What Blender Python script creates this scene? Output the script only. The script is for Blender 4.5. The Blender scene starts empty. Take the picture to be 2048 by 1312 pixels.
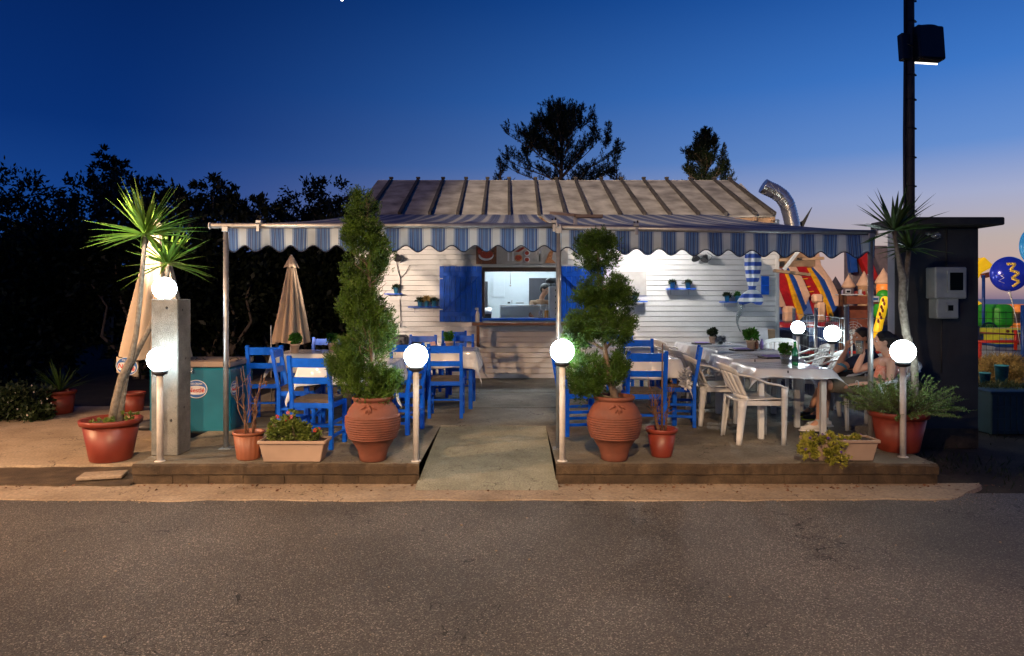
import bpy, bmesh, math, random
import numpy as np
from mathutils import Vector, Matrix, Euler
PI = math.pi
R = math.radians
S = bpy.context.scene
COL = S.collection

# ------------------------------------------------------------------ camera
F = 1365.0; CX = 1024.0; HY = 598.0; CH = 1.6
cd = bpy.data.cameras.new('camera'); cam = bpy.data.objects.new('camera', cd); COL.objects.link(cam)
cam.location = (0, 0, CH); cam.rotation_euler = (R(90), 0, 0)
cd.sensor_width = 36; cd.lens = 36*F/2048; cd.shift_y = -58/2048
cd.clip_start = 0.05; cd.clip_end = 9000
S.camera = cam

# ------------------------------------------------------------------ world
W = bpy.data.worlds.new('World'); S.world = W; W.use_nodes = True
nt = W.node_tree; nd = nt.nodes; lk = nt.links
for n in list(nd): nd.remove(n)
wo = nd.new('ShaderNodeOutputWorld'); bg = nd.new('ShaderNodeBackground')
sky = nd.new('ShaderNodeTexSky'); sky.sky_type = 'NISHITA'; sky.sun_disc = False
sky.sun_elevation = R(-3.5); sky.sun_rotation = R(48); sky.ozone_density = 4.0; sky.dust_density = 1.2
# twilight gradient of the clear sky: by elevation and by distance from the after-glow
tc = nd.new('ShaderNodeTexCoord'); sp = nd.new('ShaderNodeSeparateXYZ'); lk.new(tc.outputs['Generated'], sp.inputs[0])
def ramp(stops, src, interp='EASE'):
    r = nd.new('ShaderNodeValToRGB'); r.color_ramp.interpolation = interp
    els = r.color_ramp.elements
    while len(els) < len(stops): els.new(0.5)
    for e, (p, c) in zip(els, stops): e.position = p; e.color = (*c, 1)
    lk.new(src, r.inputs[0]); return r
cold = ramp([(0.0, (.03, .095, .32)), (.10, (.010, .062, .28)), (.22, (.0028, .030, .175)), (.45, (.0006, .012, .085))], sp.outputs['Z'], 'LINEAR')
warm = ramp([(0.0, (.24, .17, .24)), (.025, (.60, .40, .33)), (.075, (.52, .43, .40)), (.13, (.39, .43, .62)), (.19, (.14, .29, .66)), (.28, (.052, .20, .61)), (.40, (.014, .105, .43)), (.65, (.004, .04, .20))], sp.outputs['Z'], 'LINEAR')
dp = nd.new('ShaderNodeVectorMath'); dp.operation = 'DOT_PRODUCT'
lk.new(tc.outputs['Generated'], dp.inputs[0]); dp.inputs[1].default_value = (math.sin(R(46)), math.cos(R(46)), 0)
mr = nd.new('ShaderNodeMapRange'); mr.inputs['From Min'].default_value = .22; mr.inputs['From Max'].default_value = 1.0
lk.new(dp.outputs['Value'], mr.inputs['Value'])
pw = nd.new('ShaderNodeMath'); pw.operation = 'POWER'; pw.inputs[1].default_value = 1.55; lk.new(mr.outputs[0], pw.inputs[0])
mx = nd.new('ShaderNodeMix'); mx.data_type = 'RGBA'
lk.new(pw.outputs[0], mx.inputs['Factor']); lk.new(cold.outputs[0], mx.inputs[6]); lk.new(warm.outputs[0], mx.inputs[7])
sc = nd.new('ShaderNodeVectorMath'); sc.operation = 'SCALE'; sc.inputs['Scale'].default_value = .005
lk.new(sky.outputs[0], sc.inputs[0])
ad = nd.new('ShaderNodeVectorMath'); ad.operation = 'ADD'
lk.new(mx.outputs[2], ad.inputs[0]); lk.new(sc.outputs[0], ad.inputs[1])
lk.new(ad.outputs[0], bg.inputs[0]); bg.inputs[1].default_value = 1.0
lk.new(bg.outputs[0], wo.inputs[0])

# ------------------------------------------------------------------ street, road, yard and funfair lamps, plus added spots; no fixtures built
def spot(name, loc, target, watts, color, cone, blend=.6, radius=.08):
    l = bpy.data.lights.new(name, 'SPOT'); l.energy = watts; l.color = color
    l.spot_size = R(cone); l.spot_blend = blend; l.shadow_soft_size = radius
    o = bpy.data.objects.new(name, l); COL.objects.link(o); o.location = loc
    o.rotation_euler = (Vector(target)-Vector(loc)).to_track_quat('-Z', 'Y').to_euler(); return o
SOD = (1.0, .60, .30)
spot('street_lamp_light', (-8.2, -9.0, 5.6), (-2.0, 9.0, .8), 4600, (1.0, .68, .42), 44, .6)
spot('roof_fill_light', (-7.0, -5.0, 9.5), (2.6, 13.0, 4.0), 15000, (1.0, .80, .60), 23, .5)  # added spot to brighten the roof, no such lamp known
spot('road_lamp_light', (0.0, -3.0, 6.5), (-.9, 1.3, 0), 5000, (1.0, .65, .36), 74, .55)
spot('yard_lamp_light', (-10.0, 3.2, 4.4), (-4.2, 6.4, .1), 4800, (1.0, .58, .30), 56, .8)
spot('wall_wash_light', (-4.9, 4.0, 2.6), (-1.85, 12.2, 1.55), 4600, (1.0, .78, .60), 18.5, .5, .05)  # added spot that warms the left wall
spot('pier_rear_light', (4.9, 7.95, 2.25), (7.3, 10.6, .4), 260, (1.0, .74, .44), 75, .6)  # added spot hidden behind the pier to light the dry bush
spot('funfair_light', (3.0, 14.5, 5.0), (9.5, 22.0, 1.2), 3600, (1.0, .72, .48), 80, .6)

S.view_settings.view_transform = 'Standard'; S.view_settings.look = 'None'
S.view_settings.gamma = 1; S.view_settings.exposure = 0
S.render.engine = 'CYCLES'

# ------------------------------------------------------------------ materials
MATS = {}
def base(name):
    m = bpy.data.materials.new(name); m.use_nodes = True
    b = m.node_tree.nodes['Principled BSDF']; MATS[name] = m
    return m, m.node_tree.nodes, m.node_tree.links, b
def mat(name, col, rough=.6, metal=0, var=.18, scale=8, bump=0, bscale=60, coat=0, spec=.5, trans=0, col2=None, emis=0, detail=6, sss=0):
    m, n, l, b = base(name)
    b.inputs['Roughness'].default_value = rough; b.inputs['Metallic'].default_value = metal
    b.inputs['Specular IOR Level'].default_value = spec
    b.inputs['Coat Weight'].default_value = coat; b.inputs['Coat Roughness'].default_value = .12
    b.inputs['Transmission Weight'].default_value = trans
    tc = n.new('ShaderNodeTexCoord')
    no = n.new('ShaderNodeTexNoise'); no.inputs['Scale'].default_value = scale; no.inputs['Detail'].default_value = detail
    l.new(tc.outputs['Object'], no.inputs['Vector'])
    r = n.new('ShaderNodeValToRGB'); r.color_ramp.elements[0].position = .3; r.color_ramp.elements[1].position = .7
    c2 = col2 if col2 else tuple(c*(1-2*var) for c in col)
    r.color_ramp.elements[0].color = (*c2, 1); r.color_ramp.elements[1].color = (*col, 1)
    l.new(no.outputs['Fac'], r.inputs[0]); l.new(r.outputs[0], b.inputs['Base Color'])
    rr = n.new('ShaderNodeMapRange'); rr.inputs['To Min'].default_value = max(.02, rough-.08); rr.inputs['To Max'].default_value = min(1, rough+.12)
    l.new(no.outputs['Fac'], rr.inputs['Value']); l.new(rr.outputs[0], b.inputs['Roughness'])
    if bump:
        n2 = n.new('ShaderNodeTexNoise'); n2.inputs['Scale'].default_value = bscale; n2.inputs['Detail'].default_value = 4
        l.new(tc.outputs['Object'], n2.inputs['Vector'])
        bp = n.new('ShaderNodeBump'); bp.inputs['Strength'].default_value = bump; bp.inputs['Distance'].default_value = .01
        l.new(n2.outputs['Fac'], bp.inputs['Height']); l.new(bp.outputs[0], b.inputs['Normal'])
    if emis:
        b.inputs['Emission Color'].default_value = (*col, 1); b.inputs['Emission Strength'].default_value = emis
    return m
def emit(name, col, strength):
    m, n, l, b = base(name)
    b.inputs['Base Color'].default_value = (.8, .8, .8, 1)
    b.inputs['Emission Color'].default_value = (*col, 1); b.inputs['Emission Strength'].default_value = strength
    return m
def leafmat(name, c1, c2, rough=.5, trans=.25, scale=3.0):
    m, n, l, b = base(name)
    b.inputs['Roughness'].default_value = rough; b.inputs['Specular IOR Level'].default_value = .3
    tc = n.new('ShaderNodeTexCoord'); no = n.new('ShaderNodeTexNoise'); no.inputs['Scale'].default_value = scale
    no.inputs['Detail'].default_value = 8; l.new(tc.outputs['Object'], no.inputs['Vector'])
    r = n.new('ShaderNodeValToRGB'); r.color_ramp.elements[0].position = .35; r.color_ramp.elements[1].position = .65
    r.color_ramp.elements[0].color = (*c1, 1); r.color_ramp.elements[1].color = (*c2, 1)
    l.new(no.outputs['Fac'], r.inputs[0]); l.new(r.outputs[0], b.inputs['Base Color'])
    t = n.new('ShaderNodeBsdfTranslucent'); l.new(r.outputs[0], t.inputs['Color'])
    ms = n.new('ShaderNodeMixShader'); ms.inputs[0].default_value = trans
    l.new(b.outputs[0], ms.inputs[1]); l.new(t.outputs[0], ms.inputs[2])
    l.new(ms.outputs[0], n['Material Output'].inputs[0])
    return m
def asphalt():
    m, n, l, b = base('asphalt')
    tc = n.new('ShaderNodeTexCoord')
    v = n.new('ShaderNodeTexVoronoi'); v.inputs['Scale'].default_value = 160; l.new(tc.outputs['Object'], v.inputs['Vector'])
    v2 = n.new('ShaderNodeTexVoronoi'); v2.inputs['Scale'].default_value = 88; l.new(tc.outputs['Object'], v2.inputs['Vector'])
    big = n.new('ShaderNodeTexNoise'); big.inputs['Scale'].default_value = .8; big.inputs['Detail'].default_value = 8; l.new(tc.outputs['Object'], big.inputs['Vector'])
    sep = n.new('ShaderNodeSeparateColor'); l.new(v.outputs['Color'], sep.inputs[0])
    sep2 = n.new('ShaderNodeSeparateColor'); l.new(v2.outputs['Color'], sep2.inputs[0])
    r = n.new('ShaderNodeValToRGB'); e = r.color_ramp.elements
    e[0].position = 0; e[0].color = (.035, .031, .030, 1); e[1].position = 1; e[1].color = (.30, .27, .24, 1)
    for p, c in ((.45, .060), (.75, .085), (.90, .125)): x = e.new(p); x.color = (c, c*.92, c*.86, 1)
    l.new(sep.outputs[0], r.inputs[0])
    # bigger pale chips
    th = n.new('ShaderNodeMath'); th.operation = 'GREATER_THAN'; th.inputs[1].default_value = .90; l.new(sep2.outputs[1], th.inputs[0])
    dd = n.new('ShaderNodeMath'); dd.operation = 'LESS_THAN'; dd.inputs[1].default_value = .34; l.new(v2.outputs['Distance'], dd.inputs[0])
    mm = n.new('ShaderNodeMath'); mm.operation = 'MULTIPLY'; l.new(th.outputs[0], mm.inputs[0]); l.new(dd.outputs[0], mm.inputs[1])
    mx = n.new('ShaderNodeMix'); mx.data_type = 'RGBA'; mx.inputs[7].default_value = (.26, .23, .20, 1)
    l.new(mm.outputs[0], mx.inputs['Factor']); l.new(r.outputs[0], mx.inputs[6])
    br = n.new('ShaderNodeMapRange'); br.inputs['From Min'].default_value = .3; br.inputs['From Max'].default_value = .7
    br.inputs['To Min'].default_value = .62; br.inputs['To Max'].default_value = 1.35; l.new(big.outputs['Fac'], br.inputs['Value'])
    ml = n.new('ShaderNodeVectorMath'); ml.operation = 'SCALE'; l.new(mx.outputs[2], ml.inputs[0]); l.new(br.outputs[0], ml.inputs['Scale'])
    # thin cracks
    ck = n.new('ShaderNodeTexVoronoi'); ck.feature = 'DISTANCE_TO_EDGE'; ck.inputs['Scale'].default_value = 1.3
    nz = n.new('ShaderNodeTexNoise'); nz.inputs['Scale'].default_value = 5; l.new(tc.outputs['Object'], nz.inputs['Vector'])
    va = n.new('ShaderNodeVectorMath'); va.operation = 'ADD'; l.new(tc.outputs['Object'], va.inputs[0]); l.new(nz.outputs['Color'], va.inputs[1])
    l.new(va.outputs[0], ck.inputs['Vector'])
    lt = n.new('ShaderNodeMath'); lt.operation = 'LESS_THAN'; lt.inputs[1].default_value = .009; l.new(ck.outputs['Distance'], lt.inputs[0])
    gm = n.new('ShaderNodeMath'); gm.operation = 'GREATER_THAN'; gm.inputs[1].default_value = .56
    n3 = n.new('ShaderNodeTexNoise'); n3.inputs['Scale'].default_value = 1.1; l.new(tc.outputs['Object'], n3.inputs['Vector']); l.new(n3.outputs['Fac'], gm.inputs[0])
    cm = n.new('ShaderNodeMath'); cm.operation = 'MULTIPLY'; l.new(lt.outputs[0], cm.inputs[0]); l.new(gm.outputs[0], cm.inputs[1])
    m3 = n.new('ShaderNodeMix'); m3.data_type = 'RGBA'; m3.inputs[7].default_value = (.012, .011, .010, 1)
    l.new(cm.outputs[0], m3.inputs['Factor']); l.new(ml.outputs[0], m3.inputs[6]); l.new(m3.outputs[2], b.inputs['Base Color'])
    b.inputs['Roughness'].default_value = .62
    ht = n.new('ShaderNodeMath'); ht.operation = 'ADD'; l.new(v.outputs['Distance'], ht.inputs[0]); l.new(v2.outputs['Distance'], ht.inputs[1])
    bp = n.new('ShaderNodeBump'); bp.invert = True; bp.inputs['Strength'].default_value = .55; bp.inputs['Distance'].default_value = .006
    l.new(ht.outputs[0], bp.inputs['Height']); l.new(bp.outputs[0], b.inputs['Normal'])
    return m
def concrete(name, c1, c2, c3, rough=.75, bump=.35, s=1.0):
    """patchy concrete: three tones, stains, pores and hairline cracks"""
    m, n, l, b = base(name)
    tc = n.new('ShaderNodeTexCoord')
    a = n.new('ShaderNodeTexNoise'); a.inputs['Scale'].default_value = 1.6*s; a.inputs['Detail'].default_value = 10; a.inputs['Roughness'].default_value = .65
    f = n.new('ShaderNodeTexNoise'); f.inputs['Scale'].default_value = 45*s; f.inputs['Detail'].default_value = 6
    l.new(tc.outputs['Object'], a.inputs['Vector']); l.new(tc.outputs['Object'], f.inputs['Vector'])
    r = n.new('ShaderNodeValToRGB'); e = r.color_ramp.elements
    e[0].position = .28; e[0].color = (*c1, 1); e[1].position = .72; e[1].color = (*c3, 1); x = e.new(.5); x.color = (*c2, 1)
    l.new(a.outputs['Fac'], r.inputs[0])
    mr = n.new('ShaderNodeMapRange'); mr.inputs['From Min'].default_value = .3; mr.inputs['From Max'].default_value = .7; mr.inputs['To Min'].default_value = .7; mr.inputs['To Max'].default_value = 1.15
    l.new(f.outputs['Fac'], mr.inputs['Value'])
    sc = n.new('ShaderNodeVectorMath'); sc.operation = 'SCALE'; l.new(r.outputs[0], sc.inputs[0]); l.new(mr.outputs[0], sc.inputs['Scale'])
    ck = n.new('ShaderNodeTexVoronoi'); ck.feature = 'DISTANCE_TO_EDGE'; ck.inputs['Scale'].default_value = .9*s
    va = n.new('ShaderNodeVectorMath'); va.operation = 'ADD'; l.new(tc.outputs['Object'], va.inputs[0])
    nz = n.new('ShaderNodeTexNoise'); nz.inputs['Scale'].default_value = 3*s; nz.inputs['Detail'].default_value = 5; l.new(tc.outputs['Object'], nz.inputs['Vector'])
    l.new(nz.outputs['Color'], va.inputs[1]); l.new(va.outputs[0], ck.inputs['Vector'])
    lt = n.new('ShaderNodeMath'); lt.operation = 'LESS_THAN'; lt.inputs[1].default_value = .004; l.new(ck.outputs['Distance'], lt.inputs[0])
    mx = n.new('ShaderNodeMix'); mx.data_type = 'RGBA'; mx.inputs[7].default_value = (*[v*.45 for v in c1], 1)
    l.new(lt.outputs[0], mx.inputs['Factor']); l.new(sc.outputs[0], mx.inputs[6]); l.new(mx.outputs[2], b.inputs['Base Color'])
    b.inputs['Roughness'].default_value = rough
    bp = n.new('ShaderNodeBump'); bp.inputs['Strength'].default_value = bump; bp.inputs['Distance'].default_value = .012
    l.new(f.outputs['Fac'], bp.inputs['Height']); l.new(bp.outputs[0], b.inputs['Normal'])
    return m
STR0 = -.894; STRP = .2181
def stripes(name, x0, period, stops, axis='X', rough=.75, trans=0.0, second=None):
    m, n, l, b = base(name)
    tc = n.new('ShaderNodeTexCoord'); s = n.new('ShaderNodeSeparateXYZ'); l.new(tc.outputs['Object'], s.inputs[0])
    a = n.new('ShaderNodeMath'); a.operation = 'SUBTRACT'; a.inputs[1].default_value = x0 - 100*period; l.new(s.outputs[axis], a.inputs[0])
    d = n.new('ShaderNodeMath'); d.operation = 'DIVIDE'; d.inputs[1].default_value = period; l.new(a.outputs[0], d.inputs[0])
    f = n.new('ShaderNodeMath'); f.operation = 'FRACT'; l.new(d.outputs[0], f.inputs[0])
    r = n.new('ShaderNodeValToRGB'); r.color_ramp.interpolation = 'CONSTANT'; e = r.color_ramp.elements
    while len(e) < len(stops): e.new(.5)
    for q, (p, c) in zip(e, stops): q.position = p; q.color = (*c, 1)
    l.new(f.outputs[0], r.inputs[0])
    no = n.new('ShaderNodeTexNoise'); no.inputs['Scale'].default_value = 4; no.inputs['Detail'].default_value = 8; l.new(tc.outputs['Object'], no.inputs['Vector'])
    mr = n.new('ShaderNodeMapRange'); mr.inputs['From Min'].default_value = .3; mr.inputs['From Max'].default_value = .7; mr.inputs['To Min'].default_value = .75; mr.inputs['To Max'].default_value = 1.05; l.new(no.outputs['Fac'], mr.inputs['Value'])
    sc = n.new('ShaderNodeVectorMath'); sc.operation = 'SCALE'; l.new(r.outputs[0], sc.inputs[0]); l.new(mr.outputs[0], sc.inputs['Scale'])
    l.new(sc.outputs[0], b.inputs['Base Color']); b.inputs['Roughness'].default_value = rough
    if trans:
        t = n.new('ShaderNodeBsdfTranslucent'); l.new(sc.outputs[0], t.inputs['Color'])
        ms = n.new('ShaderNodeMixShader'); ms.inputs[0].default_value = trans
        l.new(b.outputs[0], ms.inputs[1]); l.new(t.outputs[0], ms.inputs[2]); l.new(ms.outputs[0], n['Material Output'].inputs[0])
    return m
def plastic_cloth():
    """white cloth under a clear creased plastic sheet"""
    m, n, l, b = base('cloth_under_plastic')
    b.inputs['Base Color'].default_value = (.52, .54, .58, 1); b.inputs['Roughness'].default_value = .5
    b.inputs['Coat Weight'].default_value = .9; b.inputs['Coat Roughness'].default_value = .08
    tc = n.new('ShaderNodeTexCoord'); no = n.new('ShaderNodeTexNoise'); no.inputs['Scale'].default_value = 9; no.inputs['Detail'].default_value = 3; no.inputs['Distortion'].default_value = 1.2
    l.new(tc.outputs['Object'], no.inputs['Vector'])
    bp = n.new('ShaderNodeBump'); bp.inputs['Strength'].default_value = .8; bp.inputs['Distance'].default_value = .02
    l.new(no.outputs['Fac'], bp.inputs['Height']); l.new(bp.outputs[0], b.inputs['Coat Normal'])
    return m
mat('blue_paint', (.001, .11, .72), .42, spec=.3, var=.12, scale=14, bump=.12, bscale=90)
mat('shutter_blue', (.001, .10, .62), .5, spec=.3, var=.2, scale=9, bump=.25, bscale=70)
mat('white_plastic', (.62, .63, .64), .35, var=.06, scale=5, coat=.2)
mat('seat_brown', (.085, .06, .042), .6, var=.25, scale=30, bump=.5, bscale=120)
mat('siding_white', (.62, .605, .59), .55, var=.09, scale=2.2, detail=14, bump=.15, bscale=30)
mat('white_paint', (.66, .66, .65), .5, var=.08)
mat('lamp_post_paint', (.62, .60, .58), .4, var=.12, scale=20)
mat('galvanised', (.42, .43, .44), .42, metal=.75, var=.12, scale=25)
mat('dark_metal', (.03, .03, .035), .5, metal=.4)
mat('pole_metal', (.075, .065, .055), .6, metal=.2, var=.25, scale=12)
mat('terracotta', (.195, .058, .032), .7, var=.2, scale=7, bump=.3, bscale=50, col2=(.11, .038, .025), detail=12)
mat('red_plastic_pot', (.20, .030, .016), .45, var=.15, scale=8)
mat('brown_plastic_pot', (.26, .085, .042), .5, var=.15, scale=8)
mat('beige_plastic', (.38, .28, .22), .55, var=.1, scale=6)
mat('soil', (.05, .035, .025), .95, bump=.8, bscale=40)
mat('teal_paint', (.002, .125, .20), .34, var=.15, scale=3, coat=.3, col2=(.0015, .085, .145), detail=10)
mat('freezer_lid', (.26, .20, .16), .5, var=.15, scale=6)
mat('beige_canvas', (.50, .39, .29), .8, var=.1, scale=6, bump=.3, bscale=120)
mat('wood_brown', (.22, .085, .03), .5, var=.3, scale=10)
mat('dark_wood', (.07, .035, .02), .6, var=.3, scale=10)
mat('bark', (.20, .15, .11), .85, var=.3, scale=25, bump=.8, bscale=50, col2=(.09, .065, .05))
mat('yucca_bark', (.24, .205, .165), .85, var=.3, scale=30, bump=.9, bscale=45, col2=(.10, .08, .06))
mat('room_white', (.66, .72, .76), .6, var=.03)
mat('steel', (.55, .56, .57), .3, metal=.9, var=.08)
mat('black_plastic', (.015, .015, .017), .4)
mat('green_glass', (.0, .22, .05), .08, coat=1, spec=.8, emis=0)
mat('clear_glass', (.55, .62, .62), .05, coat=1, trans=.7)
mat('beer', (.55, .28, .03), .1, coat=1)
mat('pier_front_shaded', (.048, .052, .056), .85, var=.18, scale=4, bump=.4, bscale=30)  # pier front, with its shade put into the colour
mat('pier_side_lit', (.34, .34, .40), .8, var=.1, scale=4)  # side of the same pier, light falling on it put into the colour
mat('slab_concrete', (.055, .053, .05), .85, var=.25, scale=5, bump=.5, bscale=30)
mat('meter_box', (.42, .45, .42), .5, var=.12, scale=8)
mat('meter_window', (.006, .009, .008), .5, spec=.1)
mat('board_grey', (.42, .39, .36), .7, var=.1)
mat('duct_metal', (.80, .75, .68), .22, metal=.92, var=.1, scale=10, bump=.3, bscale=25)
mat('roof_panel', (.54, .50, .44), .8, var=.2, scale=3.2, bump=.5, bscale=40, col2=(.20, .18, .155), detail=14)
mat('roof_batten', (.10, .085, .075), .85, var=.3, scale=6, bump=.5, bscale=40)
mat('fascia_wood', (.42, .25, .14), .7, var=.25, scale=6)
mat('skin', (.62, .34, .23), .5, var=.06, scale=10)
mat('skin_tan', (.52, .27, .17), .5, var=.06, scale=10)
mat('hair', (.012, .009, .008), .5, var=.2, scale=60, bump=.6, bscale=150)
mat('navy_cloth', (.012, .02, .055), .8, bump=.3, bscale=80)
mat('black_cloth', (.012, .012, .014), .8, bump=.3, bscale=80)
mat('khaki_cloth', (.17, .14, .10), .85, bump=.3, bscale=80)
mat('coral_cloth', (.75, .20, .12), .75, var=.2, scale=40, col2=(.80, .45, .35))
mat('shoe_white', (.7, .68, .65), .6); mat('shoe_dark', (.035, .04, .035), .6); mat('lime', (.45, .6, .03), .6)
mat('pink_paper', (.72, .45, .45), .7); mat('paper_white', (.72, .7, .72), .7); mat('purple_print', (.20, .14, .45), .6)
mat('infl_beige', (.62, .40, .28), .45, var=.08); mat('infl_red', (.42, .015, .015), .4); mat('infl_blue', (.01, .06, .30), .4)
mat('infl_yellow', (.75, .38, .01), .4); mat('infl_green', (.03, .30, .02), .4, emis=.12); mat('infl_orange', (.9, .25, .04), .4, emis=.35)  # emission on some fairground colours stands in for light falling on them
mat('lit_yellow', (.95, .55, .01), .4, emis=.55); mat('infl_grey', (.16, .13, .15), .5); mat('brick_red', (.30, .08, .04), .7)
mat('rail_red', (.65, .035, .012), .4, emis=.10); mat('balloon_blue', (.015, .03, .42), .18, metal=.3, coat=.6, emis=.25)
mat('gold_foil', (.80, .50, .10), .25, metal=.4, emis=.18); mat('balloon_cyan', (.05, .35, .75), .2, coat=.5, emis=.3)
mat('crate_teal', (.02, .055, .07), .5); mat('pot_cyan', (.03, .22, .32), .5, var=.3, scale=20); mat('chair_green', (.01, .08, .06), .4)
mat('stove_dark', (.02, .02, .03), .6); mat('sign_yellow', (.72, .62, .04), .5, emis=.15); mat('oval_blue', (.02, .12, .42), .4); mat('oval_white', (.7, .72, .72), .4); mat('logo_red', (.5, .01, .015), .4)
mat('photo_dark', (.05, .015, .01), .4, var=.4, scale=40, col2=(.25, .08, .03)); mat('photo_red', (.50, .06, .03), .4, var=.35, scale=60); mat('photo_orange', (.60, .24, .10), .4, var=.3, scale=50)
mat('banner_grey', (.42, .38, .36), .45, var=.15, scale=5); mat('cotta_pot_pale', (.52, .36, .26), .7, var=.1)
mat('sky_blue_tin', (.06, .26, .42), .4, var=.15); mat('dry_stem', (.17, .085, .05), .8, var=.3, scale=40); mat('pink_flower', (.50, .12, .13), .6); mat('red_flower', (.45, .03, .03), .6)
mat('purple_flower', (.12, .05, .30), .6); mat('yellow_flower', (.55, .42, .05), .6); mat('white_flower', (.55, .5, .45), .6)
leafmat('cypress_leaf', (.018, .046, .005), (.085, .165, .020), trans=.2, scale=9)
leafmat('juniper_leaf', (.014, .040, .005), (.070, .145, .018), trans=.2, scale=9)
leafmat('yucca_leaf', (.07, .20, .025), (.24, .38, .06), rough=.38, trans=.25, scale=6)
leafmat('yucca_leaf_shaded', (.025, .06, .012), (.07, .12, .03), rough=.4, trans=.2, scale=6)  # darker copy of the yucca leaf, shade put into its colour
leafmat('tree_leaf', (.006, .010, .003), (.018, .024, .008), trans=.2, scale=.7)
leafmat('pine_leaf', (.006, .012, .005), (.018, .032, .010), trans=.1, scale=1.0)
leafmat('bush_leaf', (.07, .13, .03), (.20, .30, .09), trans=.25, scale=10)
leafmat('geranium_leaf', (.06, .10, .015), (.17, .22, .05), trans=.25, scale=20)
leafmat('petunia_leaf', (.16, .18, .02), (.40, .38, .07), trans=.25, scale=20)
leafmat('basil_leaf', (.02, .10, .01), (.06, .20, .02), trans=.25, scale=20)
leafmat('dry_grass', (.20, .13, .04), (.42, .30, .10), trans=.25, scale=9)
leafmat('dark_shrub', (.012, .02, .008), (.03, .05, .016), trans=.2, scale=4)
asphalt(); plastic_cloth()
concrete('terrace_concrete', (.075, .065, .048), (.155, .138, .105), (.27, .245, .20), bump=.5)
concrete('yard_concrete', (.20, .15, .10), (.30, .235, .165), (.38, .31, .23), bump=.4)
concrete('gutter_concrete', (.17, .125, .085), (.28, .215, .155), (.37, .295, .22), bump=.5)
concrete('ramp_concrete', (.14, .14, .105), (.22, .22, .17), (.30, .30, .24), bump=.9, s=1.4)
concrete('kerb_concrete', (.022, .014, .008), (.068, .044, .024), (.13, .09, .052), bump=1.0, s=4)
concrete('pillar_concrete', (.10, .105, .10), (.19, .195, .185), (.27, .27, .26), bump=.8, s=3)
concrete('dirt', (.020, .016, .010), (.045, .034, .022), (.075, .058, .038), bump=1.0, rough=.95, s=1.5)
BL = (.065, .16, .40); DK = (.018, .038, .15); WH = (.44, .54, .64); LB = (.17, .27, .46)
AW = [(0, BL), (.05, DK), (.08, BL), (.13, DK), (.15, LB), (.19, BL), (.235, DK), (.265, BL), (.29, WH), (.32, LB), (.345, WH), (.66, LB), (.69, WH), (.70, BL), (.73, WH), (.735, BL), (.765, DK), (.785, BL), (.85, DK), (.88, LB), (.91, DK), (.94, BL)]
stripes('awning_cloth', STR0 - .02, STRP, AW, trans=.12)
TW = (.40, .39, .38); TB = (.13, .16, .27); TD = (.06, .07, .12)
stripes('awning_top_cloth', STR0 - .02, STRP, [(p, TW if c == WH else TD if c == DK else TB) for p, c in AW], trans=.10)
stripes('curtain_cloth', 0, .135, [(0, (.03, .08, .36)), (.5, (.66, .67, .68))], axis='Z')
emit('globe_light', (.80, .97, 1.0), 36); emit('bulb_light', (1.0, .97, .93), 1700); emit('tube_light', (.80, .93, 1.0), 260)
emit('flood_glow', (1.0, .95, .85), 2.5); emit('moon_light', (1.0, .97, .9), 6); emit('small_light', (.7, .85, 1.0), 4)
def water():
    m, n, l, b = base('sea_water'); b.inputs['Base Color'].default_value = (.05, .075, .16, 1); b.inputs['Roughness'].default_value = .35
    tc = n.new('ShaderNodeTexCoord'); no = n.new('ShaderNodeTexNoise'); no.inputs['Scale'].default_value = .6; no.inputs['Detail'].default_value = 6
    l.new(tc.outputs['Object'], no.inputs['Vector']); bp = n.new('ShaderNodeBump'); bp.inputs['Strength'].default_value = .5; bp.inputs['Distance'].default_value = .3
    l.new(no.outputs['Fac'], bp.inputs['Height']); l.new(bp.outputs[0], b.inputs['Normal'])
water()

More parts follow.
